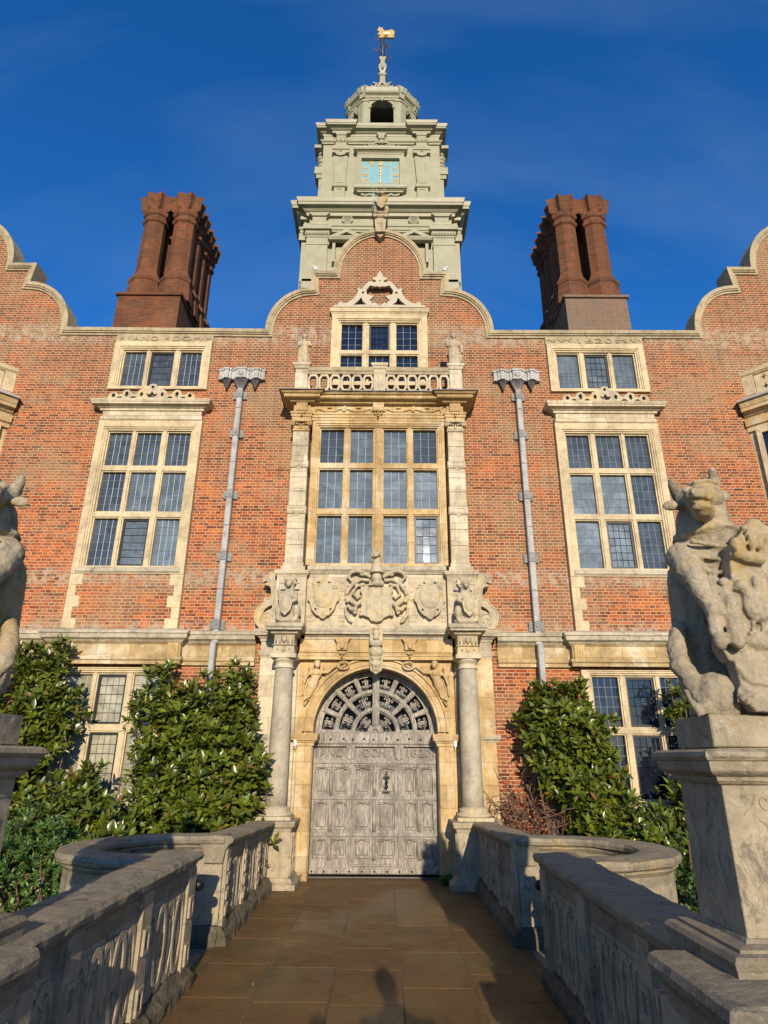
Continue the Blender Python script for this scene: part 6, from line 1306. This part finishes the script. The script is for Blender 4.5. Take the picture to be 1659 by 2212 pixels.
shrub('leafy_shrub', 'bright green low shrub at the left edge behind the near balustrade', [((-4.0, 7.4, -0.15), (0.6, 0.6, 0.50)), ((-4.6, 7.6, 0.0), (0.6, 0.6, 0.6)), ((-3.4, 7.5, -0.25), (0.5, 0.6, 0.45)), ((-4.0, 6.6, -0.45), (0.9, 0.8, 0.45))], 1000, 'leaf_lime', seed=9, L=0.07, w_=0.026, per=8)
shrub('magnolia', 'bushy glossy evergreen magnolia against the wall right of the entrance', [((2.75, 9.92, 2.10), (0.48, 0.32, 0.50)), ((2.60, 9.9, 1.75), (0.38, 0.32, 0.55)), ((3.15, 9.9, 1.75), (0.40, 0.33, 0.55)), ((3.10, 9.85, 1.25), (0.42, 0.35, 0.45)), ((3.35, 9.8, 0.95), (0.36, 0.34, 0.35)), ((2.85, 9.75, 1.15), (0.34, 0.3, 0.35)), ((3.05, 9.6, 0.75), (0.36, 0.3, 0.35)), ((2.45, 10.0, 2.45), (0.16, 0.12, 0.2)), ((3.1, 10.0, 2.5), (0.16, 0.12, 0.2)), ((2.25, 10.0, 2.05), (0.14, 0.12, 0.2))], 950, 'leaf', seed=11, L=0.155, w_=0.057)
shrub('evergreen_shrub', 'low glossy shrub under the right ground floor window', [((3.65, 9.3, 0.55), (0.50, 0.4, 0.50)), ((4.3, 9.5, 0.85), (0.35, 0.4, 0.60)), ((3.2, 9.2, 0.25), (0.4, 0.35, 0.4)), ((4.7, 9.2, 0.6), (0.4, 0.4, 0.9)), ((4.55, 9.6, 1.35), (0.20, 0.2, 0.30))], 850, 'leaf', seed=12, L=0.15, w_=0.054)
shrub('leafy_shrub', 'fine-leaved dark shrub low on the right between refuge wall and pedestal', [((3.85, 8.3, 0.25), (0.42, 0.4, 0.60)), ((3.6, 7.9, -0.2), (0.5, 0.5, 0.5)), ((4.3, 8.4, 0.2), (0.4, 0.4, 0.6))], 700, 'leaf_dark', seed=13, L=0.075, w_=0.024, per=8)
shrub('evergreen_shrub', 'bright low shrub beside the right pedestal', [((3.1, 6.7, -0.3), (0.38, 0.5, 0.55)), ((3.5, 7.0, -0.1), (0.4, 0.5, 0.55))], 320, 'leaf', seed=15, L=0.10, w_=0.04)
shrub('magnolia', 'leafy magnolia branch in front of the right ground floor window beside the bull', [((4.62, 9.95, 2.35), (0.26, 0.2, 0.36)), ((4.85, 9.95, 2.0), (0.25, 0.2, 0.45))], 120, 'leaf', seed=14)
# bare twiggy climber with a few red leaves
r = empty('climber', (2.3, 10.1, -0.75)); tag(r, 'bare twiggy climber with a few red leaves on the brick right of the entrance', 'climber')
rn = random.Random(21); sb = MB(); lb = MB(); ends = []
for q in range(260):
    x = rn.uniform(1.85, 3.1); p = Vector((x, rn.uniform(9.75, 10.2), rn.uniform(0.1, 0.95))); pts = [p.copy()]; d = Vector((rn.uniform(-.6, .5), rn.uniform(-.2, .2), 1.0))
    for t in range(rn.randint(4, 8)):
        d += Vector((rn.gauss(0, .55), rn.gauss(0, .3), rn.gauss(-0.10, .45))); p = p+d.normalized()*0.10
        if p.y > W-0.04: p.y = W-0.04
        pts.append(p.copy())
        if rn.random() < 0.30: ends.append(p.copy())
    sb.tube(pts, [0.008]+[0.006]*(len(pts)-2)+[0.003], 4)
for p in ends:
    d = Vector((rn.uniform(-1, 1), rn.uniform(-1, 0), rn.uniform(-.8, .6))).normalized(); leaf(lb, p, d, Vector((0, -0.5, 1)), rn.uniform(0.03, 0.06), 0.03, 0.1)
sb.build('stem', 'twig', r); lb.build('foliage', 'leaf_red', r)
# ferny tuft by the right jamb, sprig by the left
def tuft(x, y, z, s_, n, label, seed):
    rn = random.Random(seed); mb = MB()
    for q in range(n):
        a = rn.random()*6.28; el = rn.uniform(0.3, 1.4); d = Vector((cos(a)*cos(el), sin(a)*cos(el)-0.2, sin(el))).normalized(); b = Vector((x+rn.uniform(-.5, .5)*s_, y+rn.uniform(-.4, .4)*s_, z+rn.uniform(0, .45)*s_)); leaf(mb, b, d, Vector((0, -.3, 1)), s_*rn.uniform(0.18, 0.36), s_*0.13, 0.3)
    o = mb.build('weed_tuft', 'moss', None, (x, y, z)); tag(o, label, 'weed'); return o
tuft(1.02, 9.90, 0.0, 0.19, 420, 'bright green weed tuft at the foot of the right door jamb', 31)
tuft(-1.02, 9.95, 0.08, 0.05, 26, 'tiny green sprig at the foot of the left door jamb', 32)

# loose debris on the paving
rn = random.Random(77); mb = MB()
for q in range(240):
    x = rn.choice((-1, 1))*(1.38-abs(rn.gauss(0, 0.35))) if rn.random() < 0.7 else rn.uniform(-1.3, 1.3); y = rn.uniform(4.6, 10.3)
    leaf(mb, Vector((x, y, 0.006)), Vector((rn.gauss(0, 1), rn.gauss(0, 1), rn.uniform(0, .25))).normalized(), Vector((0, 0, 1)), rn.uniform(0.012, 0.035), rn.uniform(0.008, 0.018), 0.1)
o = mb.build('leaf_litter', 'twig'); tag(o, 'scattered brown leaf litter and grit along the edges of the paved path', 'leaf litter', kind='stuff')
# ================================================================== PEOPLE BEHIND THE CAMERA (their shadows fall on the path)
def person(x, y, h, label, raise_arms):
    k = h/1.75; P = lambda a, b, c: (x+a*k, y+b*k, c*k)
    r = empty('person', (x, y, 0)); tag(r, label, 'person', None); m = MB()
    m.ball(P(0, 0, 1.64), (0.078*k, 0.095*k, 0.115*k)); m.ball(P(0, 0.09, 1.63), (0.014, 0.02, 0.02)); cap(m, P(0, 0, 1.46), P(0, 0, 1.56), 0.055*k, 0.05*k)
    m.ball(P(0, 0, 1.30), (0.19*k, 0.12*k, 0.20*k)); m.ball(P(0, 0, 1.08), (0.16*k, 0.115*k, 0.2*k)); m.ball(P(0, 0, 0.92), (0.175*k, 0.125*k, 0.13*k))
    for e in (-1, 1):
        cap(m, P(e*0.09, 0, 0.88), P(e*0.10, 0.01, 0.48), 0.085*k, 0.058*k); cap(m, P(e*0.10, 0.01, 0.48), P(e*0.10, 0, 0.09), 0.058*k, 0.04*k); cap(m, P(e*0.10, -0.02, 0.05), P(e*0.11, 0.16, 0.04), 0.045*k, 0.035*k)
        if raise_arms: cap(m, P(e*0.19, 0, 1.40), P(e*0.27, 0.14, 1.24), 0.05*k, 0.04*k); cap(m, P(e*0.27, 0.14, 1.24), P(e*0.07, 0.24, 1.52), 0.04*k, 0.03*k); m.ball(P(e*0.06, 0.25, 1.55), (0.035, 0.03, 0.05))
        else: cap(m, P(e*0.19, 0, 1.40), P(e*0.24, 0, 1.10), 0.05*k, 0.04*k); cap(m, P(e*0.24, 0, 1.10), P(e*0.23, 0.05, 0.85), 0.04*k, 0.03*k); m.ball(P(e*0.23, 0.06, 0.78), (0.03, 0.04, 0.07))
    blob(m, 'body', 'cloth', r, 0.015, 2); return r
person(0.22, -0.36, 1.70, 'person in dark clothes with both hands raised, seen only as the left path shadow', True)
person(0.69, 0.15, 1.86, 'person in dark clothes standing upright, seen only as the right path shadow', False)
